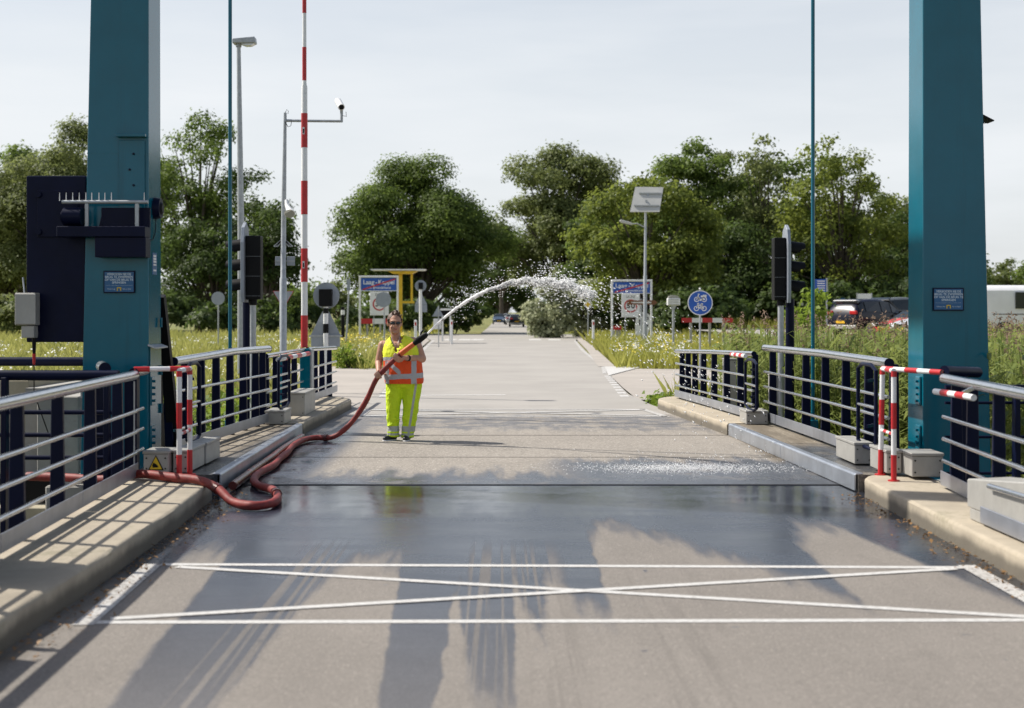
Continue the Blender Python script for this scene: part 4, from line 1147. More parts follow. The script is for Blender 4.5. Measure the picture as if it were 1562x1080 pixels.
# striped post cluster behind the end railing
Ys = 30.5
t, p = pole_sign('sign_cluster_post', 'round and triangular sign backs on a black and white post past the barrier', 497, 468, 530, Ys, .055, 'white')
for a, b in ((470, 478), (494, 508)):
    za_, zb_ = at(0, a, Ys).z, at(0, b, Ys).z
    MB().cyl((p.x, Ys, zb_), (p.x, Ys, za_), .0575, n=14).build('black_band', M['black'], t, t.location)
c = at(497, 451, Ys)
MB().disc((c.x, c.z), .285, Ys + .08, Ys + .095).build('round_panel', M['sign_back'], t, t.location)
c = at(497, 441, Ys); e = at(507, 467, Ys)
MB().bx(c.x - .14, c.x + .14, Ys - .10, Ys + .07, e.z, c.z).build('lamp_box', M['black'], t, t.location, bevel=.01)
c = at(496, 497, Ys)
MB().prism([(c.x - .33, c.z - .22), (c.x + .33, c.z - .22), (c.x + .07, c.z + .31), (c.x - .07, c.z + .31)], Ys + .08, Ys + .095).build('triangle_panel', M['sign_back'], t, t.location)
MB().bx(c.x - .31, c.x + .31, Ys + .05, Ys + .07, c.z - .45, c.z - .225).build('lower_panel', M['sign_back'], t, t.location, bevel=.004)
MB().bx(c.x - .35, c.x + .36, Ys + .02, Ys + .048, c.z - .235, c.z - .20).build('crossbar', M['galv'], t, t.location)
# far left round sign
t, p = pole_sign('round_sign_back', 'small grey round sign back in the meadow left of the lamp mast', 333, 447, 485, 58, .03, group='grey round sign backs')
c = at(333, 455, 58); MB().disc((c.x, c.z), .27, 57.93, 57.96).build('panel', M['sign_back'], t, t.location)
# leaning pole
t = empty('leaning_pole', at(529, 490, 62)[:2] + (-.1,), 'thin leaning grey pole left of the left town sign', 'pole')
a, b = at(527, 495, 62), at(533, 425, 62)
MB().cyl((a.x, 62, -.2), (b.x, 62, b.z), .05, .03, n=10).build('pole', M['galv'], t, t.location)
c = at(532, 433, 62); MB().bx(c.x - .07, c.x + .07, 61.9, 61.95, c.z - .3, c.z + .2).build('sign_edge', M['sign_back'], t, t.location)
t = empty('marker_post', at(523, 490, 66)[:2] + (-.1,), 'black marker post with white band beside the leaning pole', 'post', 'marker posts')
c = at(523, 487, 66)
MB().cyl((c.x, 66, -.2), (c.x, 66, at(0, 468, 66).z), .085, n=12).build('post', M['black'], t, t.location)
MB().cyl((c.x, 66, at(0, 480, 66).z), (c.x, 66, at(0, 473, 66).z), .09, n=12).build('white_band', M['white'], t, t.location)

def town_sign(x0, x1, ytop, ypanel, Y, label):
    a = at(x0, ytop, Y); b = at(x1, ypanel, Y)
    cx, w = (a.x + b.x) / 2, b.x - a.x
    t = empty('town_sign', (cx, Y, -.1), label, 'sign', 'town name portals')
    fw = .10
    for x in (a.x, b.x - fw):
        MB().bx(x, x + fw, Y - .05, Y + .05, -.2, a.z - fw).build('leg', M['white'], t, t.location, bevel=.01)
    MB().bx(a.x, b.x, Y - .05, Y + .05, a.z - fw + .001, a.z).build('top_bar', M['white'], t, t.location, bevel=.01)
    px0, px1 = a.x + fw + .01, b.x - fw - .01
    pz1, pz0 = a.z - fw - .03, b.z
    ph = pz1 - pz0
    MB().bx(px0, px1, Y - .02, Y + .02, pz0, pz1).build('name_panel', M['signblue'], t, t.location)
    MB().bx(px0, px1, Y - .015, Y + .015, pz0 - .035, pz0 - .001).build('panel_rim', M['white'], t, t.location)
    pw = px1 - px0
    text_obj('Laag', ph * .52, M['white'], t, (-pw * .285, -.024, pz0 + ph * .66 + .1), bold=.005, fit=pw * .31)
    text_obj('-', ph * .52, M['white'], t, (-pw * .065, -.024, pz0 + ph * .66 + .1), bold=.005)
    text_obj('Keppel', ph * .52, M['white'], t, (pw * .215, -.024, pz0 + ph * .66 + .1), bold=.005, fit=pw * .45)
    text_obj('gem.', ph * .25, M['white'], t, (-(px1 - px0) * .27, -.024, pz0 + ph * .22 + .1), bold=.003, fit=(px1 - px0) * .15)
    text_obj('Bronckhorst', ph * .29, M['white'], t, ((px1 - px0) * .09, -.024, pz0 + ph * .22 + .1), bold=.003, fit=(px1 - px0) * .50)
    d = MB().bar((px0 + .08, Y - .03, pz0 + .04), (px1 - .05, Y - .03, pz1 - .04), .006, .07).build('red_stripe', M['red'], t, t.location)
    return t, px0, px1, pz0
Yl, Yr = 74.0, 72.0
tl, q0, q1, qz = town_sign(547.5, 608, 420.5, 443, Yl, 'left town name portal reading Laag - Keppel, struck through in red')
tr_, r0_, r1_, rz = town_sign(932, 995, 426.5, 447, Yr, 'right town name portal reading Laag - Keppel, struck through in red')
def zone_sign(px0, px1, py0, py1, Y, num, label, fracr=.36):
    a, b = at(px0, py0, Y), at(px1, py1, Y)
    cx, w, h = (a.x + b.x) / 2, b.x - a.x, a.z - b.z
    t = empty('zone_sign', (cx, Y, b.z), label, 'sign', 'speed zone boards')
    MB().bx(a.x, b.x, Y - .02, Y + .01, b.z, a.z).build('panel', M['white'], t, t.location, bevel=.01)
    text_obj('ZONE', h * .14, M['black'], t, (0, -.024, h * .87))
    MB().ring((cx, b.z + h * .48), w * fracr * .80, w * fracr, Y - .028, Y - .021).build('red_ring', M['red'], t, t.location)
    for k_, ch_ in enumerate(num): text_obj(ch_, w * .42, M['black'], t, ((k_ - .5) * w * .25, -.026, h * .48), bold=.01)
    for x in (a.x + w * .2, b.x - w * .2):
        MB().bx(x - .02, x + .02, Y + .012, Y + .05, -.2, a.z - .05).build('leg', M['galv'], t, t.location)
    return t
zone_sign(564.5, 593, 445, 481, Yl - .3, '30', 'white speed zone board hanging in the left town portal')
zone_sign(948, 976, 448, 484, Yr - .3, '50', 'white speed zone board with red ring in the right town portal')
def stripe_board(px0, px1, py0, py1, Y, n, label, posts=True, grp='red and white barrier boards'):
    a, b = at(px0, py0, Y), at(px1, py1, Y)
    t = empty('barrier_board', ((a.x + b.x) / 2, Y, -.1), label, 'barrier', grp)
    w = (b.x - a.x) / n
    for k in range(n):
        MB().bx(a.x + k * w, a.x + (k + 1) * w - .002, Y - .02, Y + .01, b.z, a.z).build('red_plank' if k % 2 == 0 else 'white_plank', M['red'] if k % 2 == 0 else M['white'], t, t.location)
    for f in (.18, .55, .82):
        x = a.x + (b.x - a.x) * f
        MB().bx(x - .05, x + .05, Y + .012, Y + .1, -.2, b.z + .1).build('post', M['greybox'], t, t.location)
stripe_board(550.5, 604, 486, 494, 77, 3, 'red and white barrier board low behind the left town portal')
stripe_board(1040, 1118, 485, 492, 60, 5, 'red and white barrier board right of the small pedestal sign')
stripe_board(934, 948, 497, 503, 73.5, 1, 'short red board at the foot of the right town portal')
# round sign back in front of the left portal
t, p = pole_sign('round_sign_back', 'grey round sign back standing in front of the left town portal', 586, 448, 510, 64, .028, group='grey round sign backs')
c = at(585, 457, 64); MB().disc((c.x, c.z), .345, 63.93, 63.96).build('panel', M['sign_back'], t, t.location)
# yellow canopy frame
Yy = 80
t = empty('yellow_canopy', at(611, 492, Yy)[:2] + (-.1,), 'yellow steel post with flat canopy and hanging frame behind the left town sign', 'canopy')
a, b = at(566, 411, Yy), at(650, 414, Yy)
MB().prism([(a.x, a.z), (b.x, a.z), (b.x - .1, a.z - .07), (a.x + .1, a.z - .07)], Yy - .8, Yy + .8).build('roof', M['white'], t, t.location)
a2, b2 = at(592, 413, Yy), at(637, 418, Yy)
MB().prism([(a2.x, a2.z - .03), (b2.x, a2.z - .03), (b2.x - .3, b2.z), (a2.x + .3, b2.z)], Yy - .4, Yy + .4).build('roof_truss', M['yellow'], t, t.location)
for px, pb, w in ((611, 500, .20), (628, 461, .12)):
    p = at(px, pb, Yy)
    zb = -.2 if px == 611 else p.z
    MB().bx(p.x - w / 2, p.x + w / 2, Yy - .1, Yy + .1, zb, b2.z).build('post', M['yellow'], t, t.location)
p0, p1 = at(612, 461, Yy), at(632, 461, Yy)
MB().bx(p0.x, p1.x, Yy - .09, Yy + .09, p0.z - .06, p0.z + .06).build('crossbar', M['yellow'], t, t.location)
# round + triangle sign backs
Yq = 66
t, p = pole_sign('sign_cluster_post', 'round sign with dark lamp box above a triangle beside the yellow canopy', 641.5, 440, 500, Yq, .07, 'white')
c = at(641.5, 436, Yq); MB().disc((c.x, c.z), .27, Yq + .09, Yq + .11).build('round_panel', M['sign_back'], t, t.location)
MB().bx(c.x - .09, c.x + .11, Yq - .12, Yq + .08, c.z - .16, c.z + .15).build('lamp_box', M['black'], t, t.location)
c = at(642, 463, Yq)
MB().prism([(c.x - .29, c.z - .05), (c.x + .29, c.z - .05), (c.x + .05, c.z + .42), (c.x - .05, c.z + .42)], Yq + .09, Yq + .11).build('triangle_panel', M['sign_back'], t, t.location)
MB().bx(c.x - .28, c.x + .28, Yq + .09, Yq + .11, c.z - .40, c.z - .06).build('lower_panel', M['sign_back'], t, t.location)
# triangle sign back near the road edge
Yq = 70
t, p = pole_sign('triangle_sign_back', 'grey triangle sign back at the left road edge by the jet', 669, 466, 508, Yq, .025)
c = at(668, 478, Yq)
MB().prism([(c.x - .28, c.z - .15), (c.x + .28, c.z - .15), (c.x, c.z + .35)], Yq + .03, Yq + .05).build('triangle_panel', M['sign_back'], t, t.location)
a, b = at(661, 486, Yq), at(673, 502, Yq)
MB().bx(a.x, b.x, Yq + .03, Yq + .05, b.z, a.z).build('lower_panel', M['white'], t, t.location)
# bus stop board
t = empty('stop_board', at(681, 500, 84)[:2] + (-.1,), 'dark stop board with pale top edge behind the triangle sign', 'sign')
a, b = at(673, 472, 84), at(689, 494, 84)
MB().bx(a.x, b.x, 83.9, 84.1, b.z + .5, a.z - .06).build('panel', M['black'], t, t.location)
MB().bx(a.x - .05, b.x + .05, 83.8, 84.2, a.z - .058, a.z + .06).build('cap', M['white'], t, t.location)
for x in (a.x + .08, b.x - .08): MB().bx(x - .05, x + .05, 83.95, 84.05, -.2, b.z + .5).build('leg', M['white'], t, t.location)
for px, Yb_, lab in ((634, 62, 'white verge bollard beside the person on the left verge'), (905, 70, 'white verge bollard with red reflector on the right verge'), (689, 76, 'white verge bollard right of the triangle sign')):
    p = at(px, 488, Yb_)
    t = empty('verge_bollard', (p.x, Yb_, -.1), lab, 'bollard', 'white verge bollards')
    MB().bx(p.x - .06, p.x + .06, Yb_ - .05, Yb_ + .05, -.2, p.z).build('post', M['white'], t, t.location, bevel=.02)
    MB().bx(p.x - .04, p.x + .04, Yb_ - .055, Yb_ - .051, p.z - .25, p.z - .1).build('reflector', M['red'], t, t.location)
# priority sign
t, p = pole_sign('priority_sign', 'faint diamond priority sign in front of the willow bush', 897, 456, 495, 84, .03)
c = at(896.5, 464.5, 84)
s = .27
MB().prism([(c.x - s, c.z), (c.x, c.z - s), (c.x + s, c.z), (c.x, c.z + s)], 83.93, 83.96).build('white_diamond', M['white'], t, t.location)
s = .17
MB().prism([(c.x - s, c.z), (c.x, c.z - s), (c.x + s, c.z), (c.x, c.z + s)], 83.915, 83.929).build('yellow_diamond', M['yellow'], t, t.location)
# brown arrow sign and white leaning board
Yv = 68.5
t = empty('brown_finger_sign', at(980, 510, Yv)[:2] + (-.1,), 'brown tourist finger sign crossing the right town portal', 'sign')
a, b = at(957, 459, Yv), at(1003, 464, Yv)
MB().prism([(a.x, b.z - .03), (b.x - .12, b.z - .03), (b.x, (a.z + b.z) / 2), (b.x - .12, a.z + .03), (a.x, a.z + .03)], Yv - .02, Yv).build('panel', M['brown'], t, t.location)
MB().bx(a.x + .25, b.x - .3, Yv - .026, Yv - .021, (a.z + b.z) / 2 - .03, (a.z + b.z) / 2 + .03).build('text_line', M['white'], t, t.location)
p = at(978, 470, Yv); MB().cyl((p.x, Yv + .03, -.2), (p.x, Yv + .03, a.z + .1), .035, n=10).build('pole', M['galv'], t, t.location)
t = empty('info_board', at(985, 510, 71)[:2] + (-.1,), 'white board with black marks inside the right town portal', 'sign')
a, b = at(966, 476, 70.9), at(992, 512, 70.9)
MB().prism([(a.x + .1, b.z), (b.x - .15, b.z), (b.x, b.z + .45), (b.x, a.z - .2), (b.x - .2, a.z), (a.x + .25, a.z), (a.x + .1, a.z - .6)], 70.9, 70.93).build('panel', M['white'], t, t.location)
rk = random.Random(5)
for i in range(14):
    x, z = rk.uniform(a.x + .3, b.x - .1), rk.uniform(b.z + .45, a.z - .1)
    MB().bx(x - .03, x + .03, 70.885, 70.899, z - .07, z + .07).build('black_mark', M['black'], t, t.location)
MB().bx((a.x + b.x) / 2 - .06, (a.x + b.x) / 2 + .06, 70.94, 71.0, -.2, a.z - .2).build('leg', M['galv'], t, t.location)
# solar street lamp
Yo = 66
x0 = at(984, 0, Yo).x
t = empty('solar_lamp', (x0, Yo, -.1), 'solar street lamp with tilted panel above the right town sign', 'street lamp')
MB().tube([(x0, Yo, -.2), (x0, Yo, 3.4), (x0, Yo, 3.45), (x0 + .03, Yo, at(0, 305, Yo).z)], [.09, .085, .065, .05], n=12).build('pole', M['galv'], t, t.location, smooth=True)
pa = [at(969, 285, Yo + .4), at(1012, 285.5, Yo + .4), at(1006, 323, Yo - .3), at(961, 323, Yo - .3)]
n_ = (pa[1] - pa[0]).cross(pa[3] - pa[0]).normalized() * .04
MB().add(pa + [p + n_ for p in pa], [(0, 1, 2, 3), (7, 6, 5, 4), (0, 4, 5, 1), (1, 5, 6, 2), (2, 6, 7, 3), (3, 7, 4, 0)]).build('solar_panel', M['solar_back'], t, t.location)
f_ = lambda u, v: pa[0].lerp(pa[1], u).lerp(pa[3].lerp(pa[2], u), v) - n_ * .6
MB().bar(f_(.18, .27), f_(.97, .27), .06, .06).build('panel_batten', M['galv'], t, t.location)
MB().bar(f_(.1, .77), f_(.97, .77), .06, .06).build('panel_batten', M['galv'], t, t.location)
MB().bar(f_(.5, .25), (x0 + .03, Yo, at(0, 325, Yo).z), .07, .07).build('panel_strut', M['galv'], t, t.location)
l0, l1 = at(944, 337, Yo), at(961, 342, Yo)
MB().tube([(x0, Yo, at(0, 347, Yo).z), at(972, 341, Yo), (l1.x, Yo, l1.z)], .03, n=10).build('lamp_arm', M['galv'], t, t.location)
MB().prism([(l0.x, l0.z), (l0.x + .1, l0.z + .06), (l1.x + .1, l1.z + .06), (l1.x + .1, l1.z - .04), (l0.x + .15, l0.z - .10)], Yo - .12, Yo + .12).build('lamp_head', M['solar_back'], t, t.location, bevel=.02)
# pedestal sign
Yp = 58
t, p = pole_sign('pedestal_sign', 'small white box sign with rounded cap on a pole', 1027, 464, 505, Yp, .05)
a, b = at(1017.5, 455, Yp), at(1037, 466, Yp)
MB().bx(a.x, b.x, Yp - .15, Yp + .15, b.z, a.z).build('box', M['white'], t, t.location, bevel=.02)
cx = (a.x + b.x) / 2
MB().prism([(cx + .23 * math.cos(R(k)), a.z + .001 + .13 * math.sin(R(k))) for k in range(0, 181, 20)], Yp - .13, Yp + .13).build('cap', M['greybox'], t, t.location)
for k in range(3): MB().bx(a.x + .06, b.x - .06, Yp - .154, Yp - .1505, a.z - .08 - k * .09, a.z - .05 - k * .09).build('text_line', M['greybox'], t, t.location)
MB().prism([(cx - .12, b.z), (cx + .12, b.z), (cx + .05, b.z - .15), (cx - .05, b.z - .15)], Yp - .05, Yp + .05).build('neck', M['galv'], t, t.location)

# ------------------------------------------------------------------ cycle and moped sign
Yg = 36.0
c = at(1068, 462, Yg)
t = empty('cycle_path_sign', (c.x, Yg, -.1), 'round blue sign with white moped and bicycle on a thin pole', 'sign')
rS = 19 / F_PX * Yg
MB().cyl((c.x, Yg + .03, -.3), (c.x, Yg + .03, c.z + rS + .03), .025, n=12).build('pole', M['galv'], t, t.location, smooth=True)
MB().disc((c.x, c.z), rS, Yg - .012, Yg + .004, 44).build('rim', M['white'], t, t.location)
MB().disc((c.x, c.z), rS * .93, Yg - .017, Yg - .0125, 44).build('blue_face', M['signblue'], t, t.location)
def cycle_icon(name, cx, cz, s, moped):
    g = MB(); y0, y1 = Yg - .024, Yg - .018
    def ln(a, b, w=.03):
        g.bar((cx + a[0] * s, (y0 + y1) / 2, cz + a[1] * s), (cx + b[0] * s, (y0 + y1) / 2, cz + b[1] * s), .006, w * s / .3 * .3 if False else w)
    for wx in (-.52, .52):
        g.ring((cx + wx * s, cz - .2 * s), .25 * s, .35 * s, y0, y1, 24)
        if moped: g.disc((cx + wx * s, cz - .2 * s), .1 * s, y0, y1, 12)
    w = .024
    if moped:
        ln((-.52, -.2), (-.22, .5), w); ln((-.36, .5), (-.1, .5), w); ln((-.35, .15), (-.1, -.25), .04); ln((-.15, -.25), (.3, -.25), .05); ln((.3, -.25), (.42, .15), .04); ln((.05, .2), (.8, .2), .045); ln((.3, .36), (.85, .36), w)
    else:
        ln((-.52, -.2), (-.3, .45), w); ln((-.42, .45), (-.15, .5), w); ln((-.35, .25), (.18, .25), w); ln((.52, -.2), (.18, .25), w); ln((.52, -.2), (.0, -.22), w); ln((.0, -.22), (-.36, .2), w); ln((.0, -.22), (.22, .42), w); ln((.08, .42), (.36, .42), .03)
    g.build(name, M['white'], t, t.location)
cycle_icon('moped_symbol', c.x + .005, c.z + .125, .185, True)
cycle_icon('bicycle_symbol', c.x, c.z - .105, .185, False)
for k in (0,):
    MB().ball((c.x, Yg + .03, c.z + rS + .04), .03, 10, 6).build('pole_cap', M['white'], t, t.location)

# ------------------------------------------------------------------ signs by the parking
def flat_sign(name, label, px0, px1, py0, py1, Y, m, legs=True, lines=0, lm='white', base=.5):
    a, b = at(px0, py0, Y), at(px1, py1, Y)
    t = empty(name, ((a.x + b.x) / 2, Y, base), label, 'sign')
    MB().bx(a.x, b.x, Y - .02, Y + .02, b.z, a.z).build('panel', M[m], t, t.location, bevel=.005)
    for k in range(lines):
        z = a.z - (a.z - b.z) * (k + .8) / (lines + .7)
        MB().bx(a.x + .15, b.x - .05, Y - .024, Y - .0205, z - .02, z + .02).build('text_line', M[lm], t, t.location)
    if legs:
        for x in (a.x - .03, b.x + .03):
            MB().bx(x - .03, x + .03, Y - .03, Y + .03, base, a.z + .05).build('post', M['galv'], t, t.location)
    return t
flat_sign('direction_board', 'dark blue direction board with white lines behind the right hanger rod', 1241, 1260, 426, 446, 62, 'signblue', True, 5, base=-.2)
flat_sign('notice_board', 'blank white notice board above the dark parked car', 1308, 1329, 448, 462, 92, 'white')
flat_sign('blue_board', 'small blue board above the rear of the dark parked car', 1281, 1295, 455, 463, 92, 'plaque')

# ------------------------------------------------------------------ cars
def car(name, label, loc, heading, L_, Wd, H, style, paint, plate=True, group='parked cars', spoiler=False):
    t = empty(name, loc, label, 'van' if style == 'van' else 'car', group, rz=heading)
    hw = Wd / 2
    if style == 'van':
        st = [(-.5, .38, .95, .98, .96, .95), (-.485, .30, 1.05, .99, 1.0, .97), (-.40, .28, 1.10, 1.0, 1.0, .99), (.10, .28, 1.10, 1.0, 1.0, .99), (.26, .28, 1.08, 1.0, 1.0, .95), (.38, .28, 1.0, 1.0, .60, .7), (.47, .30, .92, .95, .50, .9), (.5, .40, .75, .90, .42, .9)]
    elif style == 'suv':
        st = [(-.5, .40, .80, .92, .52, .9), (-.485, .30, .98, .96, .60, .88), (-.44, .26, 1.02, .98, .86, .78), (-.36, .26, 1.03, 1.0, .97, .76), (-.10, .26, 1.0, 1.0, 1.0, .76), (.06, .26, .99, 1.0, .97, .75), (.22, .26, .98, 1.0, .66, .84), (.40, .26, .92, .98, .58, .9), (.48, .30, .82, .92, .50, .88), (.5, .42, .70, .86, .42, .84)]
    else:
        st = [(-.5, .42, .72, .92, .46, .9), (-.485, .28, .92, .96, .58, .88), (-.42, .22, .96, .98, .72, .80), (-.30, .22, .96, 1.0, .95, .74), (-.08, .22, .95, 1.0, 1.0, .74), (.08, .22, .94, 1.0, .95, .74), (.24, .22, .92, 1.0, .62, .84), (.40, .22, .84, .98, .55, .9), (.48, .26, .74, .92, .46, .88), (.5, .38, .62, .86, .40, .84)]
    n = 12
    vs, fs = [], []
    for s, zb, zbelt, wf, hr_, wr in st:
        x = s * L_; zr = hr_ * H
        zbl = min(zbelt, zr)
        w = hw * wf
        wr_ = hw * wr if zr > zbelt + .02 else w * .9
        half = [(w * .86, zb), (w * .99, zb + (zbl - zb) * .35), (w, zb + (zbl - zb) * .7), (w * .975, zbl), (wr_ if zr > zbelt + .02 else w * .86, max(zbl, zr * .965)), (wr_ * .72, zr)]
        ring = [(y, z) for y, z in half] + [(-y, z) for y, z in reversed(half)]
        vs += [(x, y, z) for y, z in ring]
    m = len(st)
    for i in range(m - 1):
        for k in range(n):
            k2 = (k + 1) % n
            fs.append((i * n + k, i * n + k2, (i + 1) * n + k2, (i + 1) * n + k))
    fs += [tuple(range(n)), tuple((m - 1) * n + k for k in range(n))]
    body = MB().add(vs, fs).build('body', paint, t, smooth=True)
    body.data.set_sharp_from_angle(angle=R(55))
    md = body.modifiers.new('sub', 'SUBSURF'); md.levels = 1; md.render_levels = 1
    V = [Vector(v) for v in vs]
    def panel(nm, i0, i1, k0, k1, mat_, f0=.06, f1=.94, g0=.1, g1=.9, off=.012, par=None):
        P00, P10, P01, P11 = V[i0 * n + k0], V[i1 * n + k0], V[i0 * n + k1], V[i1 * n + k1]
        q = lambda u, v: P00.lerp(P10, u).lerp(P01.lerp(P11, u), v)
        c_ = [q(f0, g0), q(f1, g0), q(f1, g1), q(f0, g1)]
        nn = (c_[1] - c_[0]).cross(c_[3] - c_[0]).normalized()
        if nn.dot(q(.5, .5) - Vector((q(.5, .5).x * .6, 0, H * .4))) < 0: nn = -nn
        MB().add([p + nn * off for p in c_] + [p - nn * .02 for p in c_], [(0, 1, 2, 3), (0, 4, 5, 1), (1, 5, 6, 2), (2, 6, 7, 3), (3, 7, 4, 0)]).build(nm, mat_, par or t)
    if style == 'van':
        for k0, k1 in ((3, 4), (8, 7)):
            panel('side_window', 2, 3, k0, k1, M['glass'], .34, .97, .12, .78, .05)
            panel('side_window', 3, 4, k0, k1, M['glass'], .1, .9, .12, .78, .05)
            for zf in (.1,): panel('side_trim', 2, 3, k0 - 1 if k0 == 3 else 8, k0 if k0 == 3 else 9, M['black'], 0, 1, .35, .45)
        panel('windscreen', 4, 5, 5, 6, M['glass'], .05, .95, .02, .98, .02)
        panel('rear_window', 0, 1, 4, 7, M['glass'], 0, .5, .2, .8, .03)
    else:
        roof_i = [i for i in range(m) if st[i][4] > .9]
        for k0, k1 in ((3, 4), (8, 7)):
            for i in range(roof_i[0] - 1, roof_i[-1] + 1):
                panel('side_window', i, i + 1, k0, k1, M['glass'], .05, .95, .10, .88)
        panel('windscreen', roof_i[-1], roof_i[-1] + 1, 5, 6, M['glass'], .05, .95, -.2, 1.2, .02)
        panel('rear_window', roof_i[0] - 1, roof_i[0], 5, 6, M['glass'], .1, .95, -.2, 1.2, .02)
    wr0 = .33 if style != 'car' else .31
    for s in (-.31, .31):
        for sd in (-1, 1):
            x = s * L_; y = sd * (hw - .10)
            wh = MB().cyl((x, y - .11, wr0), (x, y + .11, wr0), wr0, n=22).build('wheel', M['rubber'], t, bevel=.02)
            MB().cyl((x, y + sd * .105, wr0), (x, y + sd * .118, wr0), wr0 * .66, n=18).build('rim', M['galv'], wh)
            MB().ring((x, wr0 + .02), wr0 * 1.02, wr0 * 1.15, sd * (hw - .02), sd * (hw + .012), 18, 0, math.pi).build('wheel_arch', M['black'], t)
    for sd in (-1, 1):
        zt2 = .78 * H * .7 if style != 'van' else 1.1
        MB().box((-L_ * .487, sd * hw * .72, zt2 + .12), (.12, hw * .42, .16 if style != 'van' else .4)).build('tail_light', M['tail'], t, bevel=.03)
        MB().box((L_ * .47, sd * hw * .68, st[-2][2] - .12), (.16, hw * .42, .14)).build('headlight', M['lampglass'], t, bevel=.03)
        MB().box((L_ * (.17 if style != 'van' else .33), sd * (hw + .07), st[-4][2] + .08), (.10, .14, .13)).build('mirror', M['black'], t, bevel=.02)
    if plate:
        MB().box((-L_ * .5 - .012, 0, .62), (.02, .50, .11)).build('number_plate', M['plate'], t)
        MB().box((L_ * .5 + .012, 0, .48), (.02, .50, .11)).build('number_plate', M['plate'], t)
    MB().box((-L_ * .492, 0, .40), (.10, Wd * .9, .18)).build('bumper', M['greybox'], t, bevel=.03)
    MB().box((L_ * .497, 0, .60), (.03, Wd * .5, .16)).build('grille', M['black'], t, bevel=.01)
    if spoiler:
        MB().box((-L_ * .405, 0, H * .93), (.30, Wd * .68, .05)).build('spoiler', M['white'], t, bevel=.015)
        MB().box((-L_ * .475, 0, .95), (.05, Wd * .86, .06)).build('light_bar', M['tail'], t, bevel=.01)
        MB().box((-L_ * .485, 0, .76), (.05, Wd * .8, .22)).build('tailgate', M['galv'], t, bevel=.02)
    return t
def paintm(name, col, metal=.3): return pmat(name, col, .25, metal=metal, var=.05, scale=2, coat=0, rvar=.03, spec=.35)
PK = dict(navy=paintm('car_navy', (.006, .007, .018), 0), grey=paintm('car_grey', (.10, .11, .12)), red=paintm('car_red', (.52, .05, .04), .1), silver=paintm('car_silver', (.55, .56, .58)), white=paintm('car_white', (.78, .78, .79), 0), dark=paintm('car_dark', (.012, .013, .016), 0), blue=paintm('car_blue', (.06, .09, .14)))
GZ = .67
c = at(1330, 500, 64); car('parked_suv', 'dark navy hatchback SUV with red light bar and yellow plate, parked right', (c.x, 64, GZ), R(38), 4.4, 1.82, 1.68, 'suv', PK['navy'], spoiler=True)
c = at(1385, 500, 71); car('parked_car', 'dark grey car roof showing behind the navy parked SUV', (c.x, 71, GZ + .1), R(25), 4.6, 1.85, 1.72, 'suv', PK['grey'])
c = at(1376, 505, 60); car('parked_car', 'red car showing between reeds and the right pylon', (c.x + 1.0, 61, GZ - .1), R(205), 4.0, 1.7, 1.25, 'car', PK['red'])
c = at(1393, 505, 57); car('parked_car', 'silver car nose peeking out left of the right pylon', (c.x + 1.3, 57, GZ - .1), R(200), 4.3, 1.78, 1.5, 'car', PK['silver'])
c = at(1578, 500, 53); car('parked_van', 'white panel van behind the right pylon at the picture edge', (c.x, 53, GZ - .02), R(4), 5.0, 1.92, 2.08, 'van', PK['white'])
for px, Yq, pk, lab, hd in ((788, 168, 'dark', 'dark car driving away down the far road', 90), (781, 192, 'silver', 'grey car ahead of the dark car on the far road', 90), (771.5, 240, 'silver', 'silver oncoming car deep in the tree-lined road', 270), (761, 205, 'blue', 'blue-grey car at the left edge of the far road', 270)):
    p = at(px, 490, Yq)
    car('distant_car', lab, (p.x, Yq, 0.0), R(hd), 4.3, 1.8, 1.5, 'car', PK[pk], group='cars on the far road')

# ------------------------------------------------------------------ trees
M['leaf_oak'] = leafmat('leaf_oak', (0.038, 0.072, 0.013), (0.165, 0.225, 0.048), 0.5, sc=.3)
M['leaf_pale'] = leafmat('leaf_pale', (0.062, 0.092, 0.026), (0.215, 0.245, 0.085), 0.5, sc=.3)
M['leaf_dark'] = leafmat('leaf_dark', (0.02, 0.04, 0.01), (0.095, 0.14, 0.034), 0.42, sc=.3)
M['leaf_bright'] = leafmat('leaf_bright', (0.052, 0.086, 0.014), (0.215, 0.25, 0.048), 0.52, sc=.4)
M['leaf_willow'] = leafmat('leaf_willow', (0.2, 0.225, 0.12), (0.42, 0.44, 0.28), 0.45, sc=.5)
M['leaf_plant'] = leafmat('leaf_plant', (0.06, 0.11, 0.015), (0.22, 0.30, 0.04), .4)

def unit(v): return v / np.maximum(1e-9, np.linalg.norm(v, axis=-1, keepdims=True))

def leaf_quads(cent, nrm, size, rng, aspect=.62):
    n = len(cent)
    a = unit(np.cross(nrm, rng.normal(size=(n, 3))))
    b = np.cross(nrm, a)
    s = size[:, None]
    fold = nrm * s * .16
    v = np.stack([cent - a * s * .5, cent + b * s * .5 * aspect + fold, cent + a * s * .5, cent - b * s * .5 * aspect + fold], 1).reshape(-1, 3)
    return v, np.arange(4 * n)

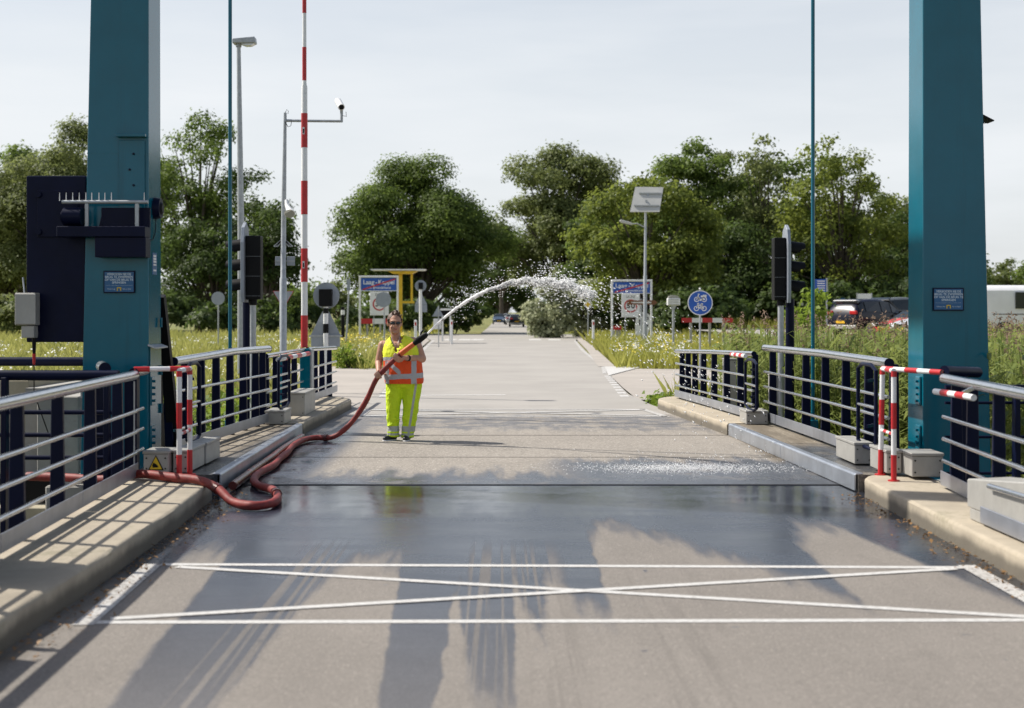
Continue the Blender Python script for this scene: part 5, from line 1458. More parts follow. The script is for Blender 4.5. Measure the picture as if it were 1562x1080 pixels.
def crown_leaves(rng, lobes, per, clump, leaf, spread, up=.35, droop=0.0):
    C, N = [], []
    for (c, r) in lobes:
        k = max(6, int(per * (r ** 2)))
        d = unit(rng.normal(size=(k, 3)))
        d[:, 2] = np.where(d[:, 2] < -.45, -d[:, 2] * .5, d[:, 2])
        rad = r * (0.72 + .34 * rng.random(k))[:, None]
        cc = np.asarray(c) + d * rad * np.array([1, 1, .82])
        pts = np.repeat(cc, clump, 0) + rng.normal(size=(k * clump, 3)) * spread * np.array([1, 1, .7])
        pts[:, 2] -= droop * rng.random(len(pts))
        C.append(pts)
        N.append(np.repeat(d, clump, 0) * 1.0 + rng.normal(size=(k * clump, 3)) * .36 + np.array([0, 0, up]))
    C = np.concatenate(C); N = unit(np.concatenate(N))
    sz = leaf * (.65 + .7 * rng.random(len(C)))
    return leaf_quads(C, N, sz, rng)

TREES = []
def tree(name, label, px, Y, top_py, w_px, base_frac, mat_, seed, n_l=30, per=9.0, leaf=.34, depth=.8, group='trees beyond the river', zb=-.15, trunk_r=None, gap=1.0, lob=(.17, .31)):
    rng = np.random.default_rng(seed)
    top = at(px, top_py, Y)
    H = top.z - zb
    rx = w_px / F_PX * Y / 2
    cb = H * base_frac
    cz, rz = (H + cb) / 2, (H - cb) / 2
    t = empty(name, (top.x, Y, zb), label, 'tree', group)
    lobes = []
    n_l = int(n_l * 2.0)
    for i in range(n_l):
        for _ in range(20):
            d = unit(rng.normal(size=3))
            if d[2] > -.75: break
        f = rng.uniform(.50, .93) if i > n_l // 5 else rng.uniform(.0, .4)
        r = rx * rng.uniform(*lob)
        # rounded dome: narrower low and high
        wz = math.sqrt(max(.15, 1 - max(0, d[2]) ** 2 * .25))
        c = np.array([d[0] * rx * f * wz * 1.1, d[1] * rx * depth * f, cz + d[2] * (rz - r * .6) * min(1.0, f * 1.25)])
        lobes.append((c, r))
    v, idx = crown_leaves(rng, lobes, per * gap * 2.7, 13, leaf * .80, .20 + rx * .02)
    mesh_obj('crown', np_mesh('crown', v, 4, idx, mat_), t)
    tr = trunk_r or max(.16, rx * .055)
    g = MB()
    lean = rng.normal(size=2) * .25
    midz = cb + (H - cb) * .45
    g.tube([(0, 0, -.3), (lean[0] * .3, lean[1] * .3, cb * .6), (lean[0], lean[1], midz), (lean[0] * 1.3, lean[1], cb + (H - cb) * .8)], [tr * 1.35, tr, tr * .6, tr * .18], n=8)
    for i in range(0, n_l, 2):
        c, r = lobes[i]
        z0 = min(cb * rng.uniform(.55, 1.0) + .2 * (c[2] - cb), c[2] - .2)
        f = z0 / midz
        s = Vector((lean[0] * f, lean[1] * f, z0)); e = Vector(c)
        m_ = s.lerp(e, .55) + Vector((0, 0, .12 * (e - s).length))
        g.tube([s, m_, e], [tr * .42, tr * .26, tr * .07], n=6)
    g.build('trunk', M['bark'], t, smooth=True, recalc=False)
    TREES.append(t)
    return t
tree('broad_tree', 'pale leafy tree at the far left edge above the meadow', 5, 128, 240, 230, .05, M['leaf_pale'], 11, 26, per=8)
tree('broad_tree', 'tall pale tree rising behind the navy machine housing', 105, 122, 184, 230, .05, M['leaf_pale'], 12, 40, per=8.5)
tree('broad_tree', 'tall open tree directly right of the left pylon', 302, 116, 176, 205, .10, M['leaf_oak'], 13, 36, per=7.2, gap=.62, lob=(.13, .27))
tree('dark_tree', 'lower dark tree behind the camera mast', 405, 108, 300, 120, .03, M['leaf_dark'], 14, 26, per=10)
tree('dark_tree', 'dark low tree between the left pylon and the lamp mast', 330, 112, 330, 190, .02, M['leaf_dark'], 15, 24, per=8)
tree('oak_tree', 'big round oak with dark lower crown left of the far road', 642, 117, 243, 256, .07, M['leaf_oak'], 16, 52, per=10.5, leaf=.30)
tree('broad_tree', 'tall grey-green tree at the centre right of the far road', 858, 150, 222, 222, .04, M['leaf_pale'], 17, 40, per=6.0, leaf=.42)
tree('broad_tree', 'bright round tree behind the solar street lamp', 985, 92, 268, 215, .04, M['leaf_bright'], 18, 40, per=8.5, lob=(.13, .28))
tree('oak_tree', 'dark green tree left of the solar lamp panel', 962, 122, 240, 120, .05, M['leaf_oak'], 34, 26, per=8)
tree('oak_tree', 'tall dark green tree behind the solar lamp panel', 1060, 106, 204, 180, .05, M['leaf_oak'], 19, 40, per=9)
tree('broad_tree', 'thin see-through tree left of the right traffic light', 1165, 104, 208, 120, .16, M['leaf_pale'], 20, 26, per=8, gap=.62, lob=(.14, .27))
tree('broad_tree', 'wide olive-green tree behind the right hanger rod', 1285, 100, 206, 205, .12, M['leaf_bright'], 21, 46, per=7.5, gap=.68, lob=(.12, .23))
tree('dark_tree', 'dark tree low behind the parked cars', 1345, 112, 300, 130, .02, M['leaf_dark'], 22, 22, per=8)
tree('dark_tree', 'dark undergrowth tree behind the cycle sign', 1110, 98, 330, 180, .02, M['leaf_dark'], 23, 24, per=9)
tree('dark_tree', 'dark low tree between the right traffic light and the direction board', 1215, 110, 340, 150, .02, M['leaf_dark'], 24, 22, per=8)
tree('far_tree', 'small hazy tree right of the right pylon above the van', 1535, 165, 386, 85, .05, M['leaf_pale'], 25, 22, per=4.5, leaf=.45)
tree('far_tree', 'low tree cut by the right picture edge', 1590, 140, 370, 80, .05, M['leaf_oak'], 26, 18, per=5, leaf=.42)
tree('far_tree', 'far tree filling the gap left of the big oak', 515, 210, 428, 70, .03, M['leaf_pale'], 27, 18, per=3, leaf=.55)
tree('far_tree', 'far pale tree just left of the round sign back', 468, 220, 440, 80, .03, M['leaf_oak'], 28, 18, per=3, leaf=.55)
tree('avenue_tree', 'dark avenue tree left of the far cars', 696, 165, 335, 92, .02, M['leaf_dark'], 29, 24, per=4.5, leaf=.45)
tree('avenue_tree', 'dark avenue tree closing the far end of the road', 772, 290, 395, 90, .02, M['leaf_dark'], 30, 24, per=2.6, leaf=.7)
tree('avenue_tree', 'dark avenue tree arching over the far road', 765, 235, 350, 110, .38, M['leaf_dark'], 33, 24, per=3.4, leaf=.55)
tree('avenue_tree', 'dark avenue tree right of the far cars', 856, 185, 340, 96, .02, M['leaf_dark'], 31, 24, per=4.5, leaf=.45)
tree('avenue_tree', 'dark tree behind the pale willow bush', 900, 125, 330, 120, .02, M['leaf_dark'], 32, 26, per=7, leaf=.4)

for k_, (px_, Y_, tp_, w_, mt_, lab_) in enumerate(((35, 140, 222, 190, 'leaf_oak', 'back row tree peeping over the far left trees'), (200, 138, 205, 190, 'leaf_oak', 'back row tree hidden behind the left pylon'), (375, 130, 285, 150, 'leaf_oak', 'back row tree behind the lamp mast'),
        (940, 130, 285, 150, 'leaf_oak', 'back row tree behind the bright round tree'), (1120, 128, 228, 170, 'leaf_pale', 'back row tree between the tall trees on the right'), (1225, 126, 216, 170, 'leaf_oak', 'back row tree behind the right traffic light'), (1350, 124, 262, 150, 'leaf_pale', 'back row tree left of the right pylon'), (1440, 122, 330, 130, 'leaf_oak', 'back row tree hidden behind the right pylon'))):
    tree('background_tree', lab_, px_, Y_, tp_, w_, .05, M[mt_], 200 + k_, 26, per=4.5, leaf=.46)

def bush(label, px, Y, top_py, w_px, mat_, seed, n_l=14, per=16, leaf=.22, zb=-.1, depth=.8, cat='bush', name='bush', group='bushes along the verges', droop=.0):
    rng = np.random.default_rng(seed)
    top = at(px, top_py, Y); H = top.z - zb; rx = w_px / F_PX * Y / 2
    t = empty(name, (top.x, Y, zb), label, cat, group)
    lobes = []
    for i in range(n_l):
        d = unit(rng.normal(size=3)); r = min(rx, H) * rng.uniform(.26, .42)
        lobes.append((np.array([d[0] * rx * .68, d[1] * rx * depth * .6, H * .48 + d[2] * (H * .5 - r * .75)]), r))
    v, idx = crown_leaves(rng, lobes, per * 1.5, 12, leaf * 1.1, .14 + .02 * rx, droop=droop)
    mesh_obj('foliage', np_mesh('foliage', v, 4, idx, mat_), t)
    g = MB()
    for i in range(0, n_l, 2):
        c = Vector(lobes[i][0]); g.tube([(c.x * .15, c.y * .15, -.1), c * .5, c], [.05, .035, .01], n=5)
    g.build('stems', M['bark'], t, recalc=False)
    return t
bush('silvery willow bush right of the far cars', 842, 96, 430, 84, M['leaf_willow'], 41, 26, 46, .26, droop=.3)
bush('pale willow bush behind the priority sign', 897, 100, 422, 84, M['leaf_willow'], 42, 24, 40, .26, droop=.3)
bush('low green bush beside the left cycle path', 534, 44, 522, 42, M['leaf_plant'], 43, 9, 60, .10)
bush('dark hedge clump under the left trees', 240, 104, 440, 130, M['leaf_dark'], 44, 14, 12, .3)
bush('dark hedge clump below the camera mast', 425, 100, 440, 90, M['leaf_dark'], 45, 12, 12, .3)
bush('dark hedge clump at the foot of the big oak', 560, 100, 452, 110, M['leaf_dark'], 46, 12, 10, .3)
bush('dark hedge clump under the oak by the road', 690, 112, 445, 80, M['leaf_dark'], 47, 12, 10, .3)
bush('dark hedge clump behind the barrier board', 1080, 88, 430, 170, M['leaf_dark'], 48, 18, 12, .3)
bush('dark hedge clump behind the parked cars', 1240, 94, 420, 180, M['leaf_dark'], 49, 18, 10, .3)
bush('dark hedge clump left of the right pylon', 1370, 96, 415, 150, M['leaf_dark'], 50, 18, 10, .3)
bush('green willow shoot bush behind the right traffic light', 1222, 40, 405, 40, M['leaf_plant'], 51, 12, 50, .14, depth=1.0)
bush('tall green shrub beside the right hanger rod', 1240, 38, 442, 40, M['leaf_plant'], 52, 12, 50, .14, depth=1.0)
bush('green hedge above the white van', 1530, 80, 436, 110, M['leaf_bright'], 53, 14, 14, .22, zb=.5)
bush('broad pale hedge at the left edge of the meadow', 15, 92, 452, 120, M['leaf_pale'], 54, 14, 12, .28)

bush('dark shrubs closing the far end of the road', 775, 315, 438, 110, M['leaf_dark'], 158, 18, 3, .8)
bush('dark shrubs left of the oncoming cars', 728, 195, 452, 40, M['leaf_dark'], 159, 12, 8, .45)
def far_wood():
    rng = np.random.default_rng(57)
    L_ = []
    for k in range(150):
        x = rng.uniform(-260, 260); y = rng.uniform(255, 330)
        if -12 < x < 16: continue
        r = rng.uniform(2.5, 5.0); h = rng.uniform(5, 9)
        for q in range(4): L_.append((np.array([x + rng.normal() * 2.5, y + rng.normal() * 2, h * rng.uniform(.15, .8)]), r * rng.uniform(.6, 1)))
    v, idx = crown_leaves(rng, L_, 1.1, 9, 1.0, .8)
    tag(mesh_obj('far_wood', np_mesh('far_wood', v, 4, idx, M['leaf_oak'])), 'distant wood closing the horizon behind the trees', 'wood', kind='stuff')
far_wood()
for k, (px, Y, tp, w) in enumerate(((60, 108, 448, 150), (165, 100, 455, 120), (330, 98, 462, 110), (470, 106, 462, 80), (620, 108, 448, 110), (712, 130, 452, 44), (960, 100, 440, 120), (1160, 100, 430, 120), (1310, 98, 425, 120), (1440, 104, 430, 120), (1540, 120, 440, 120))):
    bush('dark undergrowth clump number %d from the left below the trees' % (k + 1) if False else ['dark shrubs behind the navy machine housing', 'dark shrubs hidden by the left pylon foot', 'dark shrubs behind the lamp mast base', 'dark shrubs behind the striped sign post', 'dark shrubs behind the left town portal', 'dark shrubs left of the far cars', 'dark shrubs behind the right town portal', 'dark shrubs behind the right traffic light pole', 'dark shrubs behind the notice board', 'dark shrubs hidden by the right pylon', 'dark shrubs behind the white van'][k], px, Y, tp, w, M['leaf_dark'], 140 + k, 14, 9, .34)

# ------------------------------------------------------------------ meadow grass, flowers, reeds
M['grass'] = leafmat('meadow_grass', (0.19, 0.225, 0.045), (0.47, 0.45, 0.145), .35, sc=.25)
M['grass_g'] = leafmat('green_grass', (0.19, 0.22, 0.036), (0.46, 0.44, 0.11), .35, sc=.3)
M['petal'] = pmat('white_petals', (0.80, 0.80, 0.74), .6)
M['petal_y'] = pmat('yellow_petals', (0.75, 0.58, 0.03), .6)
def in_ok(x, y):
    rl = np.interp(y, [24, 26.5, 30, 40, 64.7, 87, 97], [-3.5, -3.6, -4.0, -4.0, -4.4, -5.0, -5.9])
    rr_ = np.interp(y, [24, 26.5, 30, 40, 45, 64.7, 87, 97], [3.3, 3.2, 3.2, 3.6, 3.65, 4.4, 5.15, 5.9])
    ok = (x < rl) | (x > rr_)
    # left path band
    yc0 = np.interp(-x, [2.6, 3.0, 3.6, 7.0, 14, 40], [26, 36, 42, 48, 54, 62])
    yc1 = np.interp(-x, [2.6, 3.6, 4.2, 4.9, 6.3, 10, 17, 42], [24, 26.6, 29, 34, 38, 43.5, 49, 56])
    ok &= ~((x < -2.6) & (y < yc0 + .1) & (y > yc1 - .1))
    ok &= ~((x > 2.6) & (y > 28.0) & (y < 44 - (x - 3) * .3))
    ok &= ~((x > 11.3) & (y > 50) & (y < 92))
    ok &= ~((y > 96.7) & (y < 111.2))
    ok &= ~((y > 96) & (x > -2.2) & (x < 4.0))
    return ok
def grass(name, label, n, xr, yr, h, w, m, seed, ypow=1.0):
    rng = np.random.default_rng(seed)
    u = rng.random(n)
    y = yr[0] * (yr[1] / yr[0]) ** u
    x = xr[0] + (xr[1] - xr[0]) * rng.random(n)
    k = in_ok(x, y); x, y = x[k], y[k]; n = len(x)
    z = ground_h(x, y) - .03
    patch = .6 + .4 * np.sin(x * .7 + 1.3 * np.sin(y * .23)) * np.sin(y * .31 + .5 * x)
    hh = (h[0] + (h[1] - h[0]) * rng.random(n)) * (.7 + .45 * patch)
    ww = w * (.6 + .8 * rng.random(n)) * np.clip(y / 40, .7, 3.0)
    a = rng.random(n) * 2 * np.pi
    dx, dy = np.cos(a) * ww, np.sin(a) * ww
    l = rng.normal(size=(n, 2)) * hh[:, None] * .28
    b = np.stack([x, y, z], -1)
    v = np.stack([b - np.stack([dx, dy, 0 * x], -1), b + np.stack([dx, dy, 0 * x], -1),
                  b + np.stack([l[:, 0] * .35 + dx * .7, l[:, 1] * .35 + dy * .7, hh * .55], -1), b + np.stack([l[:, 0], l[:, 1], hh], -1)], 1).reshape(-1, 3)
    i = np.arange(n) * 4
    idx = np.stack([i, i + 1, i + 2, i, i + 2, i + 3], -1).reshape(-1)
    o = mesh_obj(name, np_mesh(name, v, 3, idx, m))
    return tag(o, label, 'grass', kind='stuff')
grass('meadow_grass', 'tall dry yellow-green meadow grass left of the bridge', 95000, (-48, -3.2), (26, 96), (.28, .85), .018, M['grass'], 61)
grass('verge_grass', 'tall flowering green verge grass right of the road', 60000, (3.0, 20), (26, 96), (.25, .85), .018, M['grass_g'], 62)
grass('near_left_grass', 'green grass beside the left cycle path', 16000, (-9, -3.2), (25.5, 52), (.15, .48), .012, M['grass_g'], 63)
grass('avenue_grass', 'grass verges along the far tree-lined road', 16000, (-16, 16), (111, 240), (.3, .6), .03, M['grass_g'], 64)
def flowers(name, label, n, xr, yr, hr_, m, seed, s=.035):
    rng = np.random.default_rng(seed)
    y = yr[0] * (yr[1] / yr[0]) ** rng.random(n); x = xr[0] + (xr[1] - xr[0]) * rng.random(n)
    k = in_ok(x, y) & (np.sin(x * 1.1 + y * .4) * np.sin(y * .55 - .3 * x) > -.25); x, y = x[k], y[k]; n = len(x)
    z = ground_h(x, y) + hr_[0] + (hr_[1] - hr_[0]) * rng.random(n)
    C = np.repeat(np.stack([x, y, z], -1), 5, 0) + rng.normal(size=(n * 5, 3)) * np.array([.06, .06, .03])
    v, idx = leaf_quads(C, unit(rng.normal(size=(n * 5, 3)) * .5 + np.array([0, -.4, 1])), s * (.6 + .8 * rng.random(n * 5)), rng, .9)
    return tag(mesh_obj(name, np_mesh(name, v, 4, idx, m)), label, 'flowers', kind='stuff')
flowers('white_meadow_flowers', 'white umbel flowers scattered through the left meadow', 1500, (-30, -4.5), (27, 70), (.45, .75), M['petal'], 65, .055)
flowers('yellow_verge_flowers', 'yellow flowers in the right verge grass', 500, (3.5, 16), (45, 90), (.4, .7), M['petal_y'], 66, .06)
flowers('yellow_meadow_flowers', 'yellow flowers in the meadow by the left town sign', 320, (-9, -4.5), (55, 80), (.4, .75), M['petal_y'], 67, .07)
flowers('white_verge_flowers', 'pale flowers in the right verge grass', 700, (3.5, 14), (45, 90), (.4, .7), M['petal'], 68, .06)

M['reed'] = leafmat('reed_leaf', (0.075, 0.115, 0.020), (0.30, 0.34, 0.10), .36, sc=.8)
M['plume'] = leafmat('reed_plume', (0.16, 0.105, 0.075), (0.34, 0.24, 0.18), .35)
def reeds(name, label, spots, seed, hrange):
    rng = np.random.default_rng(seed)
    n = len(spots)
    V, I, PV = [], [], []
    base = 0
    zb = np.maximum(ground_h(spots[:, 0], spots[:, 1]), -.85)
    h = hrange[0] + (hrange[1] - hrange[0]) * rng.random(n) - zb
    lean = rng.normal(size=(n, 2)) * .10
    nl = 9
    for j in range(nl):
        f = .12 + .86 * (j + rng.random(n) * .6) / nl
        az = rng.random(n) * 2 * np.pi
        L_ = (.30 + .28 * rng.random(n)) * (1.1 - .35 * f)
        w = .017 + .014 * rng.random(n)
        p0 = np.stack([spots[:, 0] + lean[:, 0] * f * h, spots[:, 1] + lean[:, 1] * f * h, zb + h * f], -1)
        d = np.stack([np.cos(az), np.sin(az), 0 * az], -1); s = np.stack([-np.sin(az), np.cos(az), 0 * az], -1) * w[:, None]
        up = (.35 + .6 * rng.random(n))
        p1 = p0 + d * L_[:, None] * .5 + np.stack([0 * az, 0 * az, L_ * .5 * up], -1)
        p2 = p0 + d * L_[:, None] + np.stack([0 * az, 0 * az, L_ * .5 * up - L_ * .3 * rng.random(n)], -1)
        V.append(np.stack([p0 - s * .5, p0 + s * .5, p1 - s, p1 + s, p2 - s * .15, p2 + s * .15], 1).reshape(-1, 3))
        i = base + np.arange(n) * 6
        I.append(np.stack([i, i + 1, i + 3, i + 2, i + 2, i + 3, i + 5, i + 4], -1).reshape(-1)); base += n * 6
    a = rng.random(n) * np.pi
    s = np.stack([np.cos(a), np.sin(a), 0 * a], -1) * .006
    b = np.stack([spots[:, 0], spots[:, 1], zb - .1], -1); e = np.stack([spots[:, 0] + lean[:, 0] * h, spots[:, 1] + lean[:, 1] * h, zb + h], -1)
    V.append(np.stack([b - s, b + s, e + s, e - s], 1).reshape(-1, 3)); i = base + np.arange(n) * 4
    I.append(np.stack([i, i + 1, i + 2, i + 3], -1).reshape(-1))
    t = mesh_obj(name, np_mesh(name, np.concatenate(V), 4, np.concatenate(I), M['reed']))
    tag(t, label, 'reeds', kind='stuff')
    k = rng.random(n) < .17
    tip = e[k]; m = len(tip)
    C = np.repeat(tip, 14, 0); C[:, 2] += np.tile(np.linspace(-.05, .24, 14), m); C += rng.normal(size=C.shape) * .022
    v, idx = leaf_quads(C, unit(rng.normal(size=C.shape) + np.array([0, -.5, 0])), .055 * (.5 + rng.random(len(C))), rng, .35)
    p = mesh_obj(name.replace('bed', 'plumes'), np_mesh('reed_plumes', v, 4, idx, M['plume']))
    tag(p, label.replace('green reeds', 'brown reed plumes'), 'reeds', kind='stuff')
rg = np.random.default_rng(70)
def spots(n, xr, yr, f=None):
    p = np.stack([xr[0] + (xr[1] - xr[0]) * rg.random(n), yr[0] + (yr[1] - yr[0]) * rg.random(n)], -1)
    return p if f is None else p[f(p)]
A_ = spots(3400, (4.0, 15), (20.3, 27.5), lambda p: p[:, 0] > np.interp(p[:, 1], [20, 26, 28], [4.5, 3.75, 4.6]))
reeds('reed_bed', 'dense green reeds behind the right leaf railing', A_, 71, (.95, 1.52))
B_ = spots(1700, (5.3, 12), (14.2, 20.3))
reeds('river_reed_bed', 'dense green reeds right of the right pylon', B_, 72, (.85, 1.5))
C_ = spots(420, (-8.5, -3.75), (20.4, 24.5), lambda p: p[:, 0] < -3.9)
def leafy(name, label, pts, seed, hr_):
    rng = np.random.default_rng(seed)
    zb = np.maximum(ground_h(pts[:, 0], pts[:, 1]), -.75)
    k = 26
    C = np.repeat(np.stack([pts[:, 0], pts[:, 1], zb], -1), k, 0)
    C[:, 2] += rng.random(len(C)) * np.repeat(hr_[0] + (hr_[1] - hr_[0]) * rng.random(len(pts)), k)
    C += rng.normal(size=C.shape) * np.array([.14, .14, .04])
    v, idx = leaf_quads(C, unit(rng.normal(size=C.shape) * .6 + np.array([-.2, -.1, .9])), .11 * (.5 + rng.random(len(C))), rng, .7)
    return tag(mesh_obj(name, np_mesh(name, v, 4, idx, M['leaf_plant'])), label, 'plants', kind='stuff')
leafy('bank_plants', 'leafy green bank plants behind the left leaf railing', C_, 73, (.7, 1.3))
leafy('kerb_weeds', 'weeds at the end of the right footway', spots(60, (3.0, 4.4), (26.7, 28.0)), 74, (.15, .3))

# ------------------------------------------------------------------ gutter litter
rng = np.random.default_rng(80)
n = 900
sd = rng.random(n) < .55
y = np.where(sd, 7 + 6.8 * rng.random(n), 7.5 + 6 * rng.random(n))
off = np.abs(rng.normal(size=n)) * .13 + .02
x = np.where(sd, np.array([kerb_l(v) for v in y]) + off, np.array([kerb_r(v) for v in y]) - off)
C = np.stack([x, y, .010 + rng.random(n) * .012], -1)
v, idx = leaf_quads(C, unit(rng.normal(size=C.shape) * .35 + np.array([0, 0, 1])), .03 * (.4 + 1.2 * rng.random(n) ** 2), rng, .6)
tag(mesh_obj('gutter_litter', np_mesh('gutter_litter', v, 4, idx, leafmat('dead_leaf', (.10, .06, .025), (.36, .20, .08), .1))), 'dead brown leaves and grit lying along both kerbs', 'litter', kind='stuff')

# ------------------------------------------------------------------ hoses
def catmull(P, k=10):
    P = [Vector(p) for p in P]; Q = [P[0] * 2 - P[1]] + P + [P[-1] * 2 - P[-2]]
    out = []
    for i in range(1, len(Q) - 2):
        for j in range(k):
            u = j / k
            a, b, c, d = Q[i - 1], Q[i], Q[i + 1], Q[i + 2]
            out.append(.5 * ((2 * b) + (c - a) * u + (2 * a - 5 * b + 4 * c - d) * u * u + (3 * b - a - 3 * c + d) * u ** 3))
    out.append(P[-1]); return out
HP = [(-4.65, 13.95, .12), (-4.2, 13.75, .13), (-3.75, 13.50, .14), (-3.38, 13.22, .225), (-3.0, 13.00, .217), (-2.72, 12.80, .215), (-2.52, 12.66, .15), (-2.36, 12.50, .06), (-2.15, 12.36, .046), (-2.02, 12.55, .046), (-2.04, 12.95, .046), (-2.16, 13.45, .046), (-2.36, 13.82, .046), (-2.48, 14.25, .05), (-2.53, 14.9, .05), (-2.50, 15.6, .05), (-2.54, 16.3, .05), (-2.56, 17.0, .05), (-2.62, 17.9, .05), (-2.60, 18.7, .05), (-2.48, 19.0, .05), (-2.26, 18.98, .06), (-2.10, 19.0, .16), (-1.96, 18.99, .31), (-1.80, 18.93, .55), (-1.665, 18.865, .83), (-1.52, 18.82, 1.00), (-1.33, 18.755, 1.18)]
t = empty('fire_hose', (-2.1, 13.0, 0), 'thick red fire hose winding from the footway up to the person', 'hose')
hpts = catmull(HP)
hrad = [.0425 - .0075 * min(1, i / 230) + .0022 * math.sin(i * .35) + (.001 * math.sin(i * 1.7)) for i in range(len(hpts))]
MB().tube(hpts, hrad, n=14).build('hose', M['hose'], t, t.location, smooth=True)
for i in (58, 104, 205):
    q = hpts[i:i + 3]
    MB().tube(q, .049, n=14).build('coupling', M['hose_dark'], t, t.location, smooth=True)
NB = Vector(HP[-1]); NT = Vector((-.965, 18.62, 1.452))
nd = (NT - NB)
MB().tube([NB, NB + nd * .30, NB + nd * .5], [.036, .035, .033], n=14).build('nozzle_sleeve', M['hose_orange'], t, t.location, smooth=True)
MB().tube([NB + nd * .5, NB + nd * .62, NB + nd * .66, NB + nd * .9, NB + nd * .97], [.033, .037, .046, .040, .026], n=16).build('nozzle', M['black'], t, t.location, smooth=True)
MB().tube([NB + nd * .72 + Vector((0, 0, .02)), NB + nd * .70 + Vector((.02, 0, .09)), NB + nd * .78 + Vector((.02, 0, .10))], .012, n=8).build('nozzle_lever', M['black'], t, t.location)
t = MB().tube(catmull([(-2.60, 13.75, .05), (-2.62, 14.4, .045), (-2.645, 15.4, .045), (-2.66, 16.5, .045), (-2.69, 17.4, .045), (-2.70, 18.4, .045), (-2.69, 19.2, .045)]), .043, n=14).build('fire_hose', M['hose_dark'], None, (-2.6, 13.75, 0), smooth=True)
tag(t, 'dark wet hose length lying against the left steel kerb', 'hose')

# ------------------------------------------------------------------ water jet
def water_white():
    g = NG('spray_water')
    b = g.bsdf(Base_Color=(.97, .98, .99), Roughness=.2)
    b.inputs['Subsurface Weight'].default_value = 1.0
    b.inputs['Subsurface Radius'].default_value = (1, 1, 1)
    b.inputs['Subsurface Scale'].default_value = .03
    return g.finish(b.outputs[0])
M['spray'] = water_white()
J0 = NT.copy()
# ballistic arc: rises about 0.75 m, lands on the deck at right
JE = Vector((2.75, 15.3, 0.0))
def jet(u):
    p = J0.lerp(JE, u)
    apex = 2.11
    # z(u) quadratic through z0, apex, 0
    z0 = J0.z
    a_ = (math.sqrt(apex - z0) + math.sqrt(apex)) ** 2
    um = math.sqrt(apex - z0) / math.sqrt(a_)
    return Vector((p.x, p.y, apex - a_ * (u - um) ** 2))
rng = np.random.default_rng(90)
g = MB()
cp = [jet(u) for u in np.linspace(0, .26, 46)]
cr = [max(.006, (.013 + .013 * (i / 45)) * (1 + (.5 * rng.random() - .25) * min(1, i / 10))) * (1 if i < 34 else max(.25, 1 - (i - 34) / 14)) for i in range(46)]
cp = [p + Vector(rng.normal(size=3) * .010 * max(0, i / 45 - .15)) for i, p in enumerate(cp)]
t = tag(g.tube(cp, cr, n=10).build('water_jet', M['spray'], None, tuple(J0), smooth=True), 'solid white water jet leaving the hose nozzle', 'water')
OCT = np.array([(1, 0, 0), (-1, 0, 0), (0, 1, 0), (0, -1, 0), (0, 0, 1), (0, 0, -1)], float)
OCF = np.array([(0, 2, 4), (2, 1, 4), (1, 3, 4), (3, 0, 4), (2, 0, 5), (1, 2, 5), (3, 1, 5), (0, 3, 5)])
def drops(name, label, C, R_, D, el):
    n = len(C)
    # stretch along D
    B = unit(D); A = unit(np.cross(B, rng.normal(size=(n, 3)))); Cc = np.cross(A, B)
    loc = OCT[None] * R_[:, None, None]
    V = C[:, None] + loc[:, :, 0:1] * A[:, None] + loc[:, :, 1:2] * Cc[:, None] + loc[:, :, 2:3] * (B * el[:, None])[:, None]
    idx = (OCF[None] + (np.arange(n) * 6)[:, None, None]).reshape(-1)
    return tag(mesh_obj(name, np_mesh(name, V.reshape(-1, 3), 3, idx, M['spray'], True)), label, 'water', kind='stuff')
U, SP, SZ = [], [], []
n1 = 8500
u = .05 + .50 * rng.random(n1) ** 1.25
U.append(u); SP.append(.004 + .034 * np.clip((u - .10) / .44, 0, 1) ** 1.5); SZ.append(.0035 + .006 * rng.random(n1) ** 2)
n2 = 1300
u = .38 + .58 * rng.random(n2) ** 1.7
U.append(u); SP.append(.10 + .16 * np.clip((u - .38) / .5, 0, 1)); SZ.append(.0025 + .0055 * rng.random(n2) ** 2)
n3 = 700
u = .08 + .5 * rng.random(n3)
U.append(u); SP.append(.05 + .22 * np.clip(u, 0, 1)); SZ.append(.002 + .0035 * rng.random(n3))
U = np.concatenate(U); SP = np.concatenate(SP); SZ = np.concatenate(SZ)
JC = np.array([jet(float(u)) for u in U]); JD = np.array([jet(float(u) + .01) for u in U]) - JC
clus = np.sin(U * 95) * .016 + np.sin(U * 41 + 1) * .012
JC = JC + rng.normal(size=JC.shape) * SP[:, None] * np.array([.8, .8, 1.0]) + np.stack([0 * U, 0 * U, clus * np.clip((U - .15) * 4, 0, 1)], -1)
JC[:, 2] = np.maximum(JC[:, 2], .02)
drops('water_spray', 'arc of white water drops flying from the nozzle to the right', JC, SZ, JD + rng.normal(size=JD.shape) * .01, 1.6 + 2.2 * rng.random(len(U)))
n4 = 4200
x = 2.05 + rng.normal(size=n4) * .55; yy = 15.6 + rng.normal(size=n4) * .20
z = .006 + np.abs(rng.normal(size=n4)) * .020 + (rng.random(n4) < .05) * rng.random(n4) * .16
drops('water_splash', 'white splash where the water lands on the deck', np.stack([x, yy, z], -1), .0022 + .0042 * rng.random(n4) ** 2, rng.normal(size=(n4, 3)) + np.array([0, 0, .6]), 1 + rng.random(n4))

